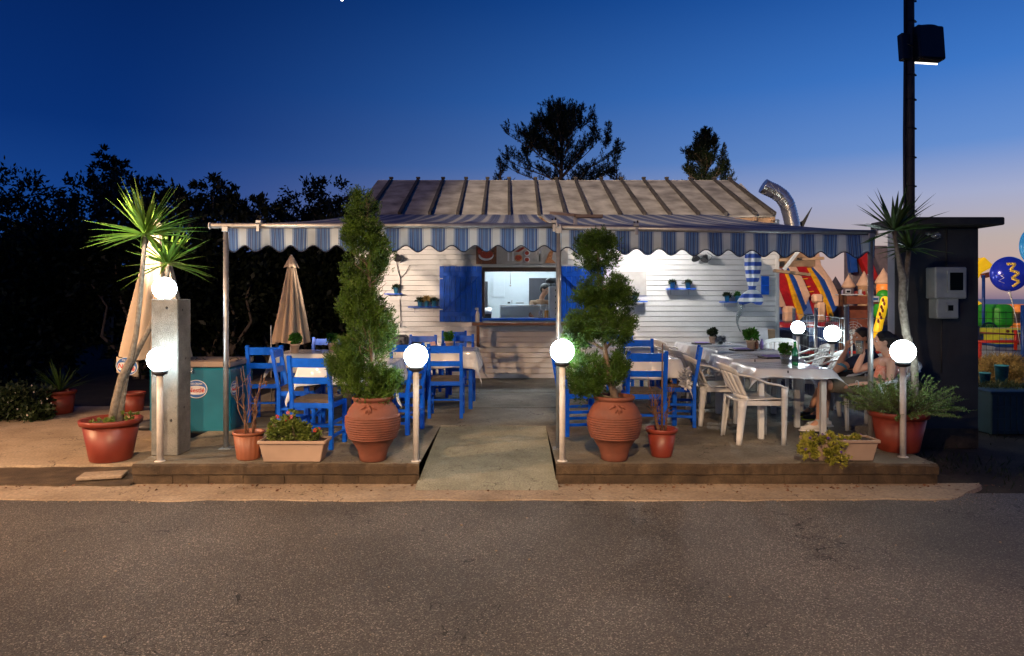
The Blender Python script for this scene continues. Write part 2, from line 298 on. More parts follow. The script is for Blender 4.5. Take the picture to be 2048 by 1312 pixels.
# ------------------------------------------------------------------ mesh tools
class MB:
    def __init__(s): s.v = []; s.f = []; s.sm = []; s.mi = []; s.cur = 0
    def add(s, vs, fs, smooth=False):
        o = len(s.v); s.v += [tuple(v) for v in vs]; s.f += [tuple(i+o for i in f) for f in fs]
        s.sm += [smooth]*len(fs); s.mi += [s.cur]*len(fs); return s
    def box(s, c, size, rot=None, ch=.004, taper=1.0):
        hx, hy, hz = [d/2 for d in size]; ch = min(ch, hx*.45, hy*.45, hz*.45)
        vs = []; idx = {}
        for sx in (-1, 1):
            for sy in (-1, 1):
                for sz in (-1, 1):
                    for k, p in enumerate(((hx, hy-ch, hz-ch), (hx-ch, hy, hz-ch), (hx-ch, hy-ch, hz))):
                        idx[sx, sy, sz, k] = len(vs)
                        q = [sx*p[0], sy*p[1], sz*p[2]]
                        if sz > 0: q[0] *= taper; q[1] *= taper
                        vs.append(q)
        fs = []
        for a in (-1, 1):
            fs.append([idx[a, -1, -1, 0], idx[a, 1, -1, 0], idx[a, 1, 1, 0], idx[a, -1, 1, 0]])
            fs.append([idx[-1, a, -1, 1], idx[1, a, -1, 1], idx[1, a, 1, 1], idx[-1, a, 1, 1]])
            fs.append([idx[-1, -1, a, 2], idx[1, -1, a, 2], idx[1, 1, a, 2], idx[-1, 1, a, 2]])
            for b in (-1, 1):
                fs.append([idx[a, b, -1, 0], idx[a, b, 1, 0], idx[a, b, 1, 1], idx[a, b, -1, 1]])
                fs.append([idx[a, -1, b, 0], idx[a, 1, b, 0], idx[a, 1, b, 2], idx[a, -1, b, 2]])
                fs.append([idx[-1, a, b, 1], idx[1, a, b, 1], idx[1, a, b, 2], idx[-1, a, b, 2]])
                for e in (-1, 1): fs.append([idx[a, b, e, 0], idx[a, b, e, 1], idx[a, b, e, 2]])
        M = Matrix.Translation(Vector(c)) @ (rot.to_matrix().to_4x4() if rot is not None else Matrix())
        return s.add([M @ Vector(v) for v in vs], fs)
    def bar(s, a, b, w, d, ch=.003, up=(0, 0, 1)):
        """square bar from a to b; w across, d along 'up' side"""
        a = Vector(a); b = Vector(b); z = (b-a).normalized(); u = Vector(up)
        if abs(z.dot(u)) > .95: u = Vector((0, 1, 0))
        x = u.cross(z).normalized(); y = z.cross(x)
        m = Matrix((x, y, z)).transposed()
        return s.box((a+b)/2, (w, d, (b-a).length), m.to_quaternion(), ch)
    def tube(s, pts, rad, n=10, cap=True, closed=False, smooth=True, flat=1.0, up=None):
        pts = [Vector(p) for p in pts]; k = len(pts)
        if not hasattr(rad, '__len__'): rad = [rad]*k
        vs = []; X = None
        for i, p in enumerate(pts):
            if closed: t = (pts[(i+1) % k]-pts[i-1])
            else: t = pts[min(i+1, k-1)]-pts[max(i-1, 0)]
            t = t.normalized() if t.length > 1e-9 else Vector((0, 0, 1))
            if X is None:
                X = Vector(up) if up else (Vector((1, 0, 0)) if abs(t.x) < .9 else Vector((0, 1, 0)))
            X = (X - t*X.dot(t)).normalized(); Y = t.cross(X)
            for j in range(n):
                a = 2*PI*j/n; vs.append(p + X*(math.cos(a)*rad[i]) + Y*(math.sin(a)*rad[i]*flat))
        fs = []
        for i in range(k if closed else k-1):
            a = i*n; b = ((i+1) % k)*n
            for j in range(n): j2 = (j+1) % n; fs.append((a+j, a+j2, b+j2, b+j))
        s.add(vs, fs, smooth)
        if cap and not closed:
            s.f.append(tuple(len(s.v)-len(vs)+j for j in range(n))[::-1]); s.f.append(tuple(len(s.v)-n+j for j in range(n)))
            s.sm += [False]*2; s.mi += [s.cur]*2
        return s
    def lathe(s, prof, n=32, c=(0, 0, 0), sx=1, sy=1, smooth=True, flute=0, fn=0):
        vs = []; fs = []
        for r, z in prof:
            for j in range(n):
                a = 2*PI*j/n; q = r*(1+flute*math.cos(fn*a)) if flute else r
                vs.append((c[0]+q*math.cos(a)*sx, c[1]+q*math.sin(a)*sy, c[2]+z))
        for i in range(len(prof)-1):
            for j in range(n): j2 = (j+1) % n; fs.append((i*n+j, i*n+j2, (i+1)*n+j2, (i+1)*n+j))
        s.add(vs, fs, smooth)
        for q, rv in ((0, True), (len(prof)-1, False)):
            if prof[q][0] > 1e-5:
                o = len(s.v)-len(vs)+q*n; t = tuple(o+j for j in range(n)); s.f.append(t[::-1] if rv else t); s.sm.append(False); s.mi.append(s.cur)
        return s
    def ball(s, c, r, n=20, m=12, rot=None):
        if not hasattr(r, '__len__'): r = (r, r, r)
        vs = []; fs = []
        for i in range(m+1):
            t = PI*i/m
            for j in range(n):
                a = 2*PI*j/n; v = Vector((r[0]*math.sin(t)*math.cos(a), r[1]*math.sin(t)*math.sin(a), r[2]*math.cos(t)))
                if rot is not None: v = rot @ v
                vs.append(v+Vector(c))
        for i in range(m):
            for j in range(n): j2 = (j+1) % n; fs.append((i*n+j, (i+1)*n+j, (i+1)*n+j2, i*n+j2))
        return s.add(vs, fs, True)
    def grid(s, fn, nu, nv, smooth=True, closeu=False):
        vs = [fn(i/nu, j/nv) for i in range(nu+(0 if closeu else 1)) for j in range(nv+1)]
        fs = []
        for i in range(nu):
            i2 = (i+1) % nu if closeu else i+1
            for j in range(nv): fs.append((i*(nv+1)+j, i2*(nv+1)+j, i2*(nv+1)+j+1, i*(nv+1)+j+1))
        return s.add(vs, fs, smooth)
    def prism(s, poly, axis, a, b, smooth=False):
        """polygon (2-D) extruded along axis between a and b"""
        def P(u, v, w): return {'x': (w, u, v), 'y': (u, w, v), 'z': (u, v, w)}[axis]
        k = len(poly); vs = [P(u, v, a) for u, v in poly]+[P(u, v, b) for u, v in poly]
        fs = [tuple(range(k))[::-1], tuple(range(k, 2*k))]+[(i, (i+1) % k, k+(i+1) % k, k+i) for i in range(k)]
        return s.add(vs, fs, smooth)
    def quads(s, V, smooth=False):
        """V: numpy (n,4,3)"""
        o = len(s.v); n = V.shape[0]; s.v += [tuple(p) for p in V.reshape(-1, 3).tolist()]
        s.f += [(o+4*i, o+4*i+1, o+4*i+2, o+4*i+3) for i in range(n)]
        s.sm += [smooth]*n; s.mi += [s.cur]*n; return s
    def build(s, name, mats, parent=None, solid=0, recalc=True, bevel=0):
        me = bpy.data.meshes.new(name); me.from_pydata(s.v, [], s.f)
        if not isinstance(mats, (list, tuple)): mats = [mats]
        for m in mats: me.materials.append(MATS[m])
        me.polygons.foreach_set('use_smooth', s.sm); me.polygons.foreach_set('material_index', s.mi)
        if recalc:
            bm = bmesh.new(); bm.from_mesh(me); bmesh.ops.recalc_face_normals(bm, faces=bm.faces); bm.to_mesh(me); bm.free()
        me.update()
        o = bpy.data.objects.new(name, me); COL.objects.link(o)
        if parent: o.parent = parent
        if solid:
            md = o.modifiers.new('solid', 'SOLIDIFY'); md.thickness = solid; md.offset = 0
        if bevel:
            md = o.modifiers.new('bevel', 'BEVEL'); md.width = bevel; md.segments = 2; md.limit_method = 'ANGLE'
        return o
def tag(o, label=None, cat=None, group=None, kind=None):
    if label: o['label'] = label
    if cat: o['category'] = cat
    if group: o['group'] = group
    if kind: o['kind'] = kind
    return o
def thing(name, label, cat, loc=(0, 0, 0), rz=0, group=None):
    o = bpy.data.objects.new(name, None); COL.objects.link(o); o.location = loc; o.rotation_euler = (0, 0, rz)
    o.empty_display_size = .1
    return tag(o, label, cat, group)
def struct(name, mb, m, **k): return tag(mb.build(name, m, **k), kind='structure')
def copy_tree(o, parent=None):
    c = o.copy(); COL.objects.link(c); c.parent = parent
    for ch in list(o.children): copy_tree(ch, c)
    return c
def dup(root, loc, rz, label, group=None, scale=None):
    c = copy_tree(root); c.location = loc; c.rotation_euler = (0, 0, rz); c['label'] = label
    if group: c['group'] = group
    if scale: c.scale = scale
    return c
def at(px, py, Y): return Vector(((px-CX)/F*Y, Y, CH-(py-HY)/F*Y))      # a pixel of the photo at a known distance
def xx(px, Y): return (px-CX)/F*Y
def zz(py, Y): return CH-(py-HY)/F*Y
PZ = .18                                                              # terrace level
def text(name, s, size, m, loc, parent, rot=(R(90), 0, 0), ext=.0012, bold=0.0, sx=1.0):
    cu = bpy.data.curves.new(name, 'FONT'); cu.body = s; cu.size = size; cu.extrude = ext; cu.offset = bold; cu.align_x = 'CENTER'; cu.align_y = 'CENTER'
    t = bpy.data.objects.new(name, cu); COL.objects.link(t)
    me = bpy.data.meshes.new_from_object(t.evaluated_get(bpy.context.evaluated_depsgraph_get()))
    bpy.data.objects.remove(t); me.materials.clear(); me.materials.append(MATS[m])
    o = bpy.data.objects.new(name, me); COL.objects.link(o); o.location = loc; o.rotation_euler = rot; o.scale = (sx, 1, 1)
    if parent: o.parent = parent
    return o
# foliage: numpy clouds of small leaf faces
def unit(v): return v/np.maximum(np.linalg.norm(v, axis=-1, keepdims=True), 1e-9)
def leaves(rng, P, D, length, width, spread=.5, jit=.3):
    """a leaf face at each P pointing along D with scatter"""
    n = len(P); d = unit(D + rng.normal(0, spread, (n, 3))); s = unit(np.cross(d, rng.normal(0, 1, (n, 3))))
    L = length*(1+rng.uniform(-jit, jit, (n, 1))); Wd = width*(1+rng.uniform(-jit, jit, (n, 1)))
    a = P; m1 = P + d*L*.45 + s*Wd*.5; b = P + d*L; m2 = P + d*L*.45 - s*Wd*.5
    return np.stack([a, m1, b, m2], 1)
def clump_cloud(rng, c, r, nclump, per, cr, shell=.55):
    """points in clumps inside an ellipsoid, more towards its surface; returns points and outward directions"""
    c = np.array(c); r = np.array(r if hasattr(r, '__len__') else (r, r, r))
    d = unit(rng.normal(0, 1, (nclump, 3))); rad = shell+(1-shell)*rng.uniform(0, 1, (nclump, 1))**.7
    cc = d*rad
    P = np.repeat(cc*r, per, 0); K = rng.uniform(.6, 1.3, (nclump, 1)); K = np.repeat(K, per, 0)
    P = P + rng.normal(0, 1, P.shape)*cr*K*.5
    D = unit(P/r) + np.array([0, 0, .35])
    return P + c, D
def limb(mb, a, b, r0, r1, rng, wob=.08, n=5, seg=6):
    a = Vector(a); b = Vector(b); pts = []; L = (b-a).length
    for i in range(n+1):
        t = i/n; w = wob*L*math.sin(t*PI)
        pts.append(a.lerp(b, t)+Vector((rng.uniform(-w, w), rng.uniform(-w, w), rng.uniform(-w, w)*.5)))
    mb.tube(pts, [r0+(r1-r0)*i/n for i in range(n+1)], seg); return pts

# ------------------------------------------------------------------ ground
def sheet(name, x0, x1, y0, y1, z, m):
    b = MB(); b.add([(x0, y0, z), (x1, y0, z), (x1, y1, z), (x0, y1, z)], [(0, 1, 2, 3)]); return struct(name, b, m)
sheet('ground', -4000, 4000, -200, 6000, -.045, 'dirt')
sheet('sea', -4000, 4000, 75, 6000, -.030, 'sea_water')
sheet('road', -60, 60, -30, 5.62, 0.0, 'asphalt')
rg = random.Random(4)
def wavy_slab(name, x0, x1, yf, yb, z, m, amp=.04, step=.08, seed=1, thick=.05, endcut=0):
    r = random.Random(seed); n = int((x1-x0)/step); w = [0.0]
    for i in range(n): w.append(w[-1]*.86 + r.uniform(-amp, amp))
    b = MB(); fr = []; bk = []
    for i in range(n+1):
        x = x0+(x1-x0)*i/n; cut = max(0, (x-(x1-endcut)))/endcut*(yb-yf)*.9 if endcut else 0
        fr.append((x, yf+w[i]+cut)); bk.append((x, yb))
    vs = []
    for (x, y), (x2, y2) in zip(fr, bk): vs += [(x, y-.012, z-thick), (x, y, z), (x2, y2, z)]
    fs = []
    for i in range(n): a = i*3; fs += [(a, a+3, a+4, a+1), (a+1, a+4, a+5, a+2)]
    b.add(vs, fs); return struct(name, b, m)
wavy_slab('gutter', -12, 4.02, 5.42, 5.9, .008, 'gutter_concrete', .012, .06, 2, .03, .5)
wavy_slab('rough_verge', -12, -3.25, 5.80, 6.7, .022, 'kerb_concrete', .012, .06, 5, .06)
wavy_slab('yard', -14, -3.1, 6.42, 9.9, .045, 'yard_concrete', .015, .06, 7, .08)
# terrace: two slabs with a ramp between, one floor behind
def slab_block(name, x0, x1, y0, y1, label=None):
    """slab whose rough front edge is broken by small chips"""
    r = random.Random(int(abs(x0)*100)); n = int((x1-x0)/.035); b = MB(); vs = []
    w = 0
    for i in range(n+1):
        x = x0+(x1-x0)*i/n; w = w*.7+r.uniform(-.007, .007)
        c = r.choice([0, 0, 0, 0, .012, .006])
        vs += [(x, y0+.012+w*.5, -.02), (x, y0+.012+w*.5, .085), (x, y0-.004+w, .095), (x, y0-.004+w, PZ-.014-c), (x, y0+.014+w+c, PZ), (x, y1, PZ)]
    fs = []
    for i in range(n):
        a = i*6
        for k in range(5): fs.append((a+k, a+6+k, a+7+k, a+1+k))
    e = n*6
    fs += [(0, 1, 2, 3, 4, 5), (e, e+1, e+2, e+3, e+4, e+5)]
    b.sm = []; b.add(vs, fs)
    s0 = len(b.v)
    b.add([(x0, y0+.012, -.02), (x0, y1, -.02), (x0, y1, PZ), (x0, y0+.02, PZ)], [(0, 1, 2, 3)])
    b.add([(x1, y0+.012, -.02), (x1, y1, -.02), (x1, y1, PZ), (x1, y0+.02, PZ)], [(0, 1, 2, 3)])
    for i, f in enumerate(b.f):
        pass
    o = b.build(name, ['terrace_concrete', 'kerb_concrete'])
    for p in o.data.polygons: p.material_index = 0 if abs(p.normal.z) > .8 else 1
    return tag(o, kind='structure')
XL0, XL1, XR0, XR1 = -3.264, -.80, .378, 3.665
slab_block('terrace_left', XL0, XL1, 5.87, 7.65)
slab_block('terrace_right', XR0, XR1, 5.87, 7.65)
b = MB(); b.box((.35, 9.95, PZ/2-.05), (8.1, 4.6, PZ+.1), ch=.01); struct('terrace_floor', b, 'terrace_concrete')
b = MB(); b.grid(lambda u, v: (XL1-.01+u*(XR0-XL1+.02), 5.68+v*1.99, .010+PZ*(.93*v**.72)+.006*math.sin(u*9+v*4)*v), 12, 16); struct('ramp', b, 'ramp_concrete')
# thin joint lines / boards of the floor
b = MB()
for y in (8.9, 10.4): b.box((.3, y, PZ+.0015), (7.6, .012, .003), ch=.0005)
struct('floor_joint', b, 'kerb_concrete')
# bricks under the kerb edges
b = MB(); r = random.Random(9)
for a0, a1 in ((XL0+.02, XL1-.02), (XR0+.02, XR1-.02)):
    x = a0
    while x < a1-.1:
        w = min(r.uniform(.30, .36), a1-x); b.box((x+w/2-.003, 5.89+r.uniform(-.003, .003), .035), (w-.007, .03, .085), ch=.004); x += w
struct('kerb_bricks', b, 'kerb_concrete')
# weeds and pebbles on the soil at the right and along the wall
rng = np.random.default_rng(3)
def grass(name, x0, x1, y0, y1, n, h, m, z=-.04):
    P = np.stack([rng.uniform(x0, x1, n), rng.uniform(y0, y1, n), np.full(n, z)], 1)
    keep = (np.sin(P[:, 0]*3.1)+np.sin(P[:, 1]*4.3+P[:, 0])+rng.normal(0, .5, n)) > .3; P = P[keep]
    b = MB(); b.quads(leaves(rng, P, np.tile([0, 0, 1.], (len(P), 1)), h, .008, .45, .6)); o = b.build(name, m, recalc=False); return tag(o, kind='stuff')
tag(grass('weeds', 3.75, 7, 5.7, 8.2, 2600, .07, 'dark_shrub'), 'sparse low weeds on the dark soil right of the terrace')

# ------------------------------------------------------------------ snack bar building
WY = 12.2; WX0, WX1 = -2.75, 4.72
OX0, OX1, OZ0, OZ1 = xx(965, WY), xx(1120, WY), zz(641, WY), zz(535, WY)
hut = thing('snack_bar', 'white clapboard snack bar with a serving window and battened roof', 'building', (0, WY, 0))
def siding(x0, x1, z0, z1):
    b = MB(); h = .092; z = z0
    while z < z1-.01:
        hh = min(h, z1-z)
        b.add([(x0, -.004, z+.002), (x1, -.004, z+.002), (x1, -.016, z+.010), (x0, -.016, z+.010), (x0, -.006, z+hh-.001), (x1, -.006, z+hh-.001),
               (x0, 0.02, z+hh-.001), (x1, .02, z+hh-.001), (x0, .02, z+.002), (x1, .02, z+.002)],
              [(0, 1, 3 if 0 else 2, 3), (3, 2, 5, 4), (4, 5, 7, 6), (0, 1, 9, 8), (0, 3, 4, 6, 8), (1, 2, 5, 7, 9)])
        z += hh
    b.box(((x0+x1)/2, .06, (z0+z1)/2), (x1-x0-.002, .07, z1-z0-.002), ch=.001); return b
H1 = 3.02
siding(WX0, OX0, PZ, H1).build('wall', 'siding_white', hut)
siding(OX1, WX1, PZ, H1).build('wall', 'siding_white', hut)
siding(OX0, OX1, PZ, OZ0).build('wall', 'siding_white', hut)
siding(OX0, OX1, OZ1, H1).build('wall', 'siding_white', hut)
# board joints and corner posts
for x in (WX1+.02, WX0-.02): b = MB(); b.box((x, .03, (PZ+H1)/2), (.06, .12, H1-PZ)); b.build('corner_post', 'siding_white', hut)
b = MB(); b.box((WX1+.0, 1.7, (PZ+H1)/2), (.08, 3.2, H1-PZ)); b.build('side_wall', 'siding_white', hut)
b = MB(); b.box((WX0-.0, 1.7, (PZ+H1)/2), (.08, 3.2, H1-PZ)); b.build('side_wall', 'siding_white', hut)
# kitchen
b = MB(); b.box((0.5, 2.6, 1.4), (4.0, .06, 2.5)); b.build('kitchen_wall', 'room_white', hut)
for x in (-1.4, 2.3): b = MB(); b.box((x, 1.4, 1.4), (.06, 2.3, 2.5)); b.build('kitchen_side_wall', 'room_white', hut)
b = MB(); b.box((.45, 1.4, 2.62), (3.7, 2.5, .05)); b.build('kitchen_ceiling', 'room_white', hut)
b = MB(); b.tube([(-.5, 1.2, 2.56), (.7, 1.2, 2.56)], .016, 10); b.build('light_tube', 'tube_light', hut)
# window frame
wf = MB()
wf.box(((OX0+OX1)/2, .03, OZ1-.035), (OX1-OX0, .16, .07)); wf.box((OX0+.02, .03, (OZ0+OZ1)/2), (.04, .16, OZ1-OZ0-.14)); wf.box((OX1-.02, .03, (OZ0+OZ1)/2), (.04, .16, OZ1-OZ0-.14))
fr = wf.build('window_frame', 'dark_wood', hut)
b = MB(); b.box(((OX0+OX1)/2, .03, OZ0+.02), (OX1-OX0, .20, .04)); b.build('sill', 'shutter_blue', fr)
# shutters, folded open flat against the wall
def shutter(x0, x1, flip):
    w = x1-x0; c = (x0+x1)/2; sb = thing_mesh = MB(); n = 8; z0, z1 = OZ0-.02, OZ1+.02
    for i in range(n): sb.box((x0+(i+.5)*w/n, -.055, (z0+z1)/2), (w/n-.005, .022, z1-z0), ch=.003)
    o = sb.build('shutter', 'shutter_blue', hut)
    rb = MB(); rb.box((c, -.075, z1-.14), (w-.03, .018, .09)); rb.box((c, -.075, z0+.14), (w-.03, .018, .09))
    a, e = ((x0+.06, z0+.19), (x1-.06, z1-.19)) if flip else ((x1-.06, z0+.19), (x0+.06, z1-.19))
    rb.bar((a[0], -.072, a[1]), (e[0], -.072, e[1]), .012, .07, up=(0, 1, 0)); rb.build('brace', 'shutter_blue', o)
    for z in (z1-.22, z0+.22): hb = MB(); hb.box(((x0 if flip else x1)+(.03 if flip else -.03), -.09, z), (.07, .008, .018), ch=.001); hb.build('hinge', 'galvanised', o)
shutter(xx(879, WY-.05), xx(964, WY-.05), True); shutter(xx(1122, WY-.05), xx(1207, WY-.05), False)
b = MB(); cx0, cx1 = xx(945, 12), xx(1135, 12)
b.box(((cx0+cx1)/2, -.17, zz(648, 12)), (cx1-cx0, .32, .045)); ct = b.build('counter_shelf', 'wood_brown', hut)
for x in (cx0+.10, cx1-.15): b = MB(); b.box((x, -.26, zz(648, 12)-.21), (.05, .05, .36)); b.bar((x, -.24, zz(648, 12)-.36), (x, -.02, zz(648, 12)-.40), .045, .045); b.build('shelf_bracket', 'wood_brown', ct)
b = MB(); b.box((xx(1528, WY), -.05, zz(571, WY)), (.14, .03, .33), ch=.005); q = b.build('small_hatch', 'shutter_blue', hut)
b = MB(); b.box((xx(1528, WY), -.068, zz(571, WY)), (.12, .012, .02)); b.build('hatch_batten', 'blue_paint', q)
# roof: panels and battens rising to the ridge
EY, EZ, RY, RZ_ = 11.72-WY, zz(431, 11.72), 14.05-WY, zz(361, 14.05)
rx0, rx1 = xx(757, 14.05)-.02, xx(1459, 14.05)+.05
b = MB(); b.add([(rx0, EY, EZ), (rx1, EY, EZ), (rx1, RY, RZ_), (rx0, RY, RZ_), (rx0, EY, EZ-.03), (rx1, EY, EZ-.03), (rx1, RY, RZ_-.03), (rx0, RY, RZ_-.03)],
      [(0, 1, 2, 3), (4, 5, 6, 7), (0, 1, 5, 4), (2, 3, 7, 6), (1, 2, 6, 5), (0, 3, 7, 4)]); b.build('roof', 'roof_panel', hut)
rf = hut.children[-1]
for o in hut.children:
    if o.name.startswith('roof'): rf = o
b = MB(); b.add([(rx0, RY+.02, RZ_), (rx1, RY+.02, RZ_), (rx1, RY+2.3, RZ_-.95), (rx0, RY+2.3, RZ_-.95)], [(0, 1, 2, 3)]); b.build('rear_roof', 'roof_panel', hut, solid=.03)
tops = [758, 781, 835, 885, 931, 974, 1017, 1070, 1112, 1150, 1202, 1242, 1287, 1333, 1380, 1428, 1459]
rr = random.Random(5)
for i, px in enumerate(tops):
    if i == 0: continue
    x = xx(px, 14.05)+.01; b = MB(); dx = rr.uniform(-.02, .02)
    b.bar((x+dx, EY-.06, EZ+.025), (x, RY+.05, RZ_+.028), .055, .06, up=(0, 0, 1)); b.box((x, RY+.03, RZ_+.06), (.08, .07, .035))
    b.build('roof_batten', 'roof_batten', rf)
b = MB(); b.box(((rx0+rx1)/2, EY+.04, EZ-.075), (rx1-rx0, .03, .09)); b.build('fascia_board', 'fascia_wood', hut)
for px in tops[1:]:
    b = MB(); x = xx(px, 14.05); b.box((x, EY+.16, EZ-.06), (.06, .40, .06)); b.build('rafter_end', 'fascia_wood', hut)
# side gable
b = MB(); b.prism([(EY+.45, 3.0), (RY, 3.0), (RY, RZ_-.06)], 'x', WX1-.04, WX1+.0); b.build('gable', 'siding_white', hut)

# things on the wall
def wallbox(name, label, cat, px0, px1, py0, py1, m, y=.03, d=.02, Y=WY-.03, group=None):
    b = MB(); x0, x1 = xx(px0, Y), xx(px1, Y); z0, z1 = zz(py1, Y), zz(py0, Y)
    b.box(((x0+x1)/2, Y, (z0+z1)/2), (x1-x0, d, z1-z0), ch=.002); return tag(b.build(name, m), label, cat, group)
wallbox('notice_board', 'blank pale grey panel screwed to the wall right of the window', 'board', 1224, 1293, 543, 591, 'board_grey')
# food banner above the window
bt = thing('menu_banner', 'food photo banner hung above the serving window', 'banner', (xx(1035, 12.1), 12.13, zz(512, 12.1)))
X0 = xx(1035, 12.1); Z0 = zz(512, 12.1)
def bx_(name, px0, px1, py0, py1, m, dy=0):
    b = MB(); x0, x1 = xx(px0, 12.1)-X0, xx(px1, 12.1)-X0; z0, z1 = zz(py1, 12.1)-Z0, zz(py0, 12.1)-Z0
    b.box(((x0+x1)/2, dy, (z0+z1)/2), (x1-x0, .004, z1-z0), ch=.0005); return b.build(name, m, bt)
bx_('sheet', 993, 1136, 490, 528, 'banner_grey'); bx_('food_photo', 952, 993, 490, 528, 'photo_dark')
def disc(name, px, py, rpx, rpy, m, dy, par=None, k=None):
    b = MB(); b.prism([(xx(px, 12.1)-X0+rpx*.00886*math.cos(2*PI*i/28), zz(py, 12.1)-Z0+rpy*.00886*math.sin(2*PI*i/28)) for i in range(28)], 'y', dy-.003, dy); return b.build(name, m, par or bt)
disc('plate', 972, 511, 15, 10, 'paper_white', -.006); disc('food_pile', 973, 509, 13, 8, 'photo_red', -.010)
disc('sausage', 960, 502, 4, 8, 'photo_red', -.010)
disc('plate', 1037, 516, 8, 7, 'photo_orange', -.006); disc('pizza', 1037, 515.5, 6, 5, 'photo_red', -.010)
disc('plate', 1054, 506, 6, 5.5, 'paper_white', -.006); disc('pizza', 1054, 506, 4.2, 4, 'photo_red', -.010); disc('plate', 1054, 519, 6, 5.5, 'paper_white', -.006); disc('pizza', 1054, 519, 4.2, 4, 'photo_red', -.010)
b = MB(); P = lambda px, py: (xx(px, 12.1)-X0, zz(py, 12.1)-Z0)
b.prism([P(1108, 495), P(1098, 505), P(1092, 520), P(1090, 526), P(1112, 526), P(1104, 518), P(1106, 506)][::-1], 'y', -.009, -.005); b.build('pepper_print', 'photo_orange', bt)
b = MB(); b.prism([P(1030, 503), P(1046, 494), P(1050, 496), P(1038, 504)][::-1], 'y', -.009, -.005); b.build('pepper_print', 'photo_red', bt)
b = MB(); b.prism([P(1062, 526), P(1088, 500), P(1094, 500), P(1080, 526)][::-1], 'y', -.007, -.004); b.build('print_band', 'board_grey', bt)
for x in (1015, 1024, 1078): bx_('print_bar', x, x+3.5, 503, 522, 'paper_white', -.005)
for i in range(9): bx_('print_line', 997, 1011-(i % 3)*2, 500+i*2.6, 500.8+i*2.6, 'board_grey', -.004)
for i in range(9): bx_('print_line', 1116, 1131-(i % 3)*2, 500+i*2.6, 500.8+i*2.6, 'board_grey', -.004)

# shelves with little blue tins
def wall_shelf(px0, px1, py, label, tins):
    Y = 12.08; z = zz(py, Y); x0, x1 = xx(px0, Y), xx(px1, Y)
    t = thing('wall_shelf', label, 'shelf', ((x0+x1)/2, Y, z), group='little shelves on the white wall')
    b = MB(); b.box((0, 0, 0), (x1-x0, .16, .018)); b.build('board', 'blue_paint', t)
    for s in (-.32, .32):
        b = MB(); b.box((s*(x1-x0), .07, -.05), (.014, .012, .10), ch=.001); b.box((s*(x1-x0), .02, -.014), (.012, .1, .01), ch=.001); b.build('bracket', 'galvanised', t)
    for px, plab, kind in tins:
        p = thing('potted_plant', plab, 'potted plant', (xx(px, Y), Y, z+.009), group='little potted plants on the wall shelves')
        b = MB(); b.lathe([(.034, 0), (.045, .10), (.048, .10), (.048, .105), (.043, .105), (.042, .09), (.001, .09)], 16); b.build('pot', 'sky_blue_tin', p)
        rg = np.random.default_rng(int(px))
        n = 260; P = np.stack([rg.normal(0, .02, n), rg.normal(0, .02, n), rg.uniform(.09, .13+.03*(kind != 'low'), n)], 1); D = P*[3, 3, 1]; b = MB()
        b.quads(leaves(rg, P, D, .055, .012 if kind == 'spiky' else .02, .35)); b.build('leaves', 'dry_grass' if kind == 'dry' else 'basil_leaf' if kind == 'spiky' else 'dark_shrub', p, recalc=False)
wall_shelf(817, 878, 614, 'blue wall shelf left of the window beside the shutter', [(840, 'dark small plant in a blue tin left of the window', 'low'), (853, 'dry straw plant in a blue tin left of the window', 'dry'), (868, 'small plant in a blue tin nearest the left shutter', 'low')])
wall_shelf(770, 805, 588, 'blue wall shelf half hidden by the spiral cypress', [(792, 'tin of plants on the shelf beside the spiral cypress', 'low')])
wall_shelf(1333, 1390, 578, 'highest blue shelf in the middle of the right wall', [(1345, 'dark plant in blue tin, left one on the highest shelf', 'low'), (1376, 'dark plant in blue tin, right one on the highest shelf', 'low')])
wall_shelf(1262, 1294, 603, 'blue wall shelf below the blank grey panel', [(1270, 'plant in blue tin below the blank grey panel', 'low')])
wall_shelf(1441, 1503, 604, 'blue wall shelf beside the tied striped curtain', [(1454, 'dark plant in blue tin left on the shelf beside the curtain', 'low'), (1475, 'spiky green cactus in blue tin beside the curtain', 'spiky')])
def plug_lamp(px, py, label, ang=0):
    t = thing('wall_spotlight', label, 'spotlight', (xx(px, 12.0), 12.02, zz(py, 12.0)), group='spotlights on the white wall')
    b = MB(); b.tube([(0, .16, .03), (0, .08, .05), (0, 0, 0)], .010, 8); b.build('arm', 'dark_metal', t)
    b = MB(); q = Euler((R(-35), 0, ang)).to_quaternion()
    M_ = lambda v: q @ Vector(v)
    b.tube([M_((0, 0, .06)), M_((0, 0, .0)), M_((0, 0, -.05))], [.03, .05, .075], 16); b.build('shade', 'dark_metal', t)
plug_lamp(795, 514, 'dark clip spotlight high on the wall beside the spiral cypress', .6)
plug_lamp(1391, 514, 'cone shaped dark spotlight on the right wall', .2)
plug_lamp(1411, 516, 'round dark spotlight right of the cone one on the wall', -.9)
b = MB(); b.tube([at(793, 520, 12.14), at(796, 540, 12.16), at(801, 556, 12.16), at(800, 600, 12.16), at(802, 640, 12.15), at(801, 655, 12.14)], .007, 6)
b.tube([at(820, 530, 12.14), at(812, 545, 12.16), at(801, 557, 12.16)], .006, 6); tag(b.build('cable', 'dark_metal'), 'brown cable running down the white wall beside the cypress', 'cable')
b = MB(); b.tube([at(1415, 505, 12.1), at(1425, 512, 12.0), at(1420, 520, 11.98), at(1408, 521, 12.0)], .005, 6); tag(b.build('cable', 'dark_metal'), 'short looped black cable by the round wall spotlight', 'cable')
# globe-less bright bulb under the awning
t = thing('bulb', 'bare bright white bulb glowing under the awning', 'light bulb', at(1317, 494, 11.3))
b = MB(); b.ball((0, 0, 0), (.045, .045, .030), 16, 10); b.build('glass', 'bulb_light', t)
b = MB(); b.tube([(0, 0, .02), (0, 0, .12)], [.022, .018], 10); b.build('holder', 'dark_metal', t)

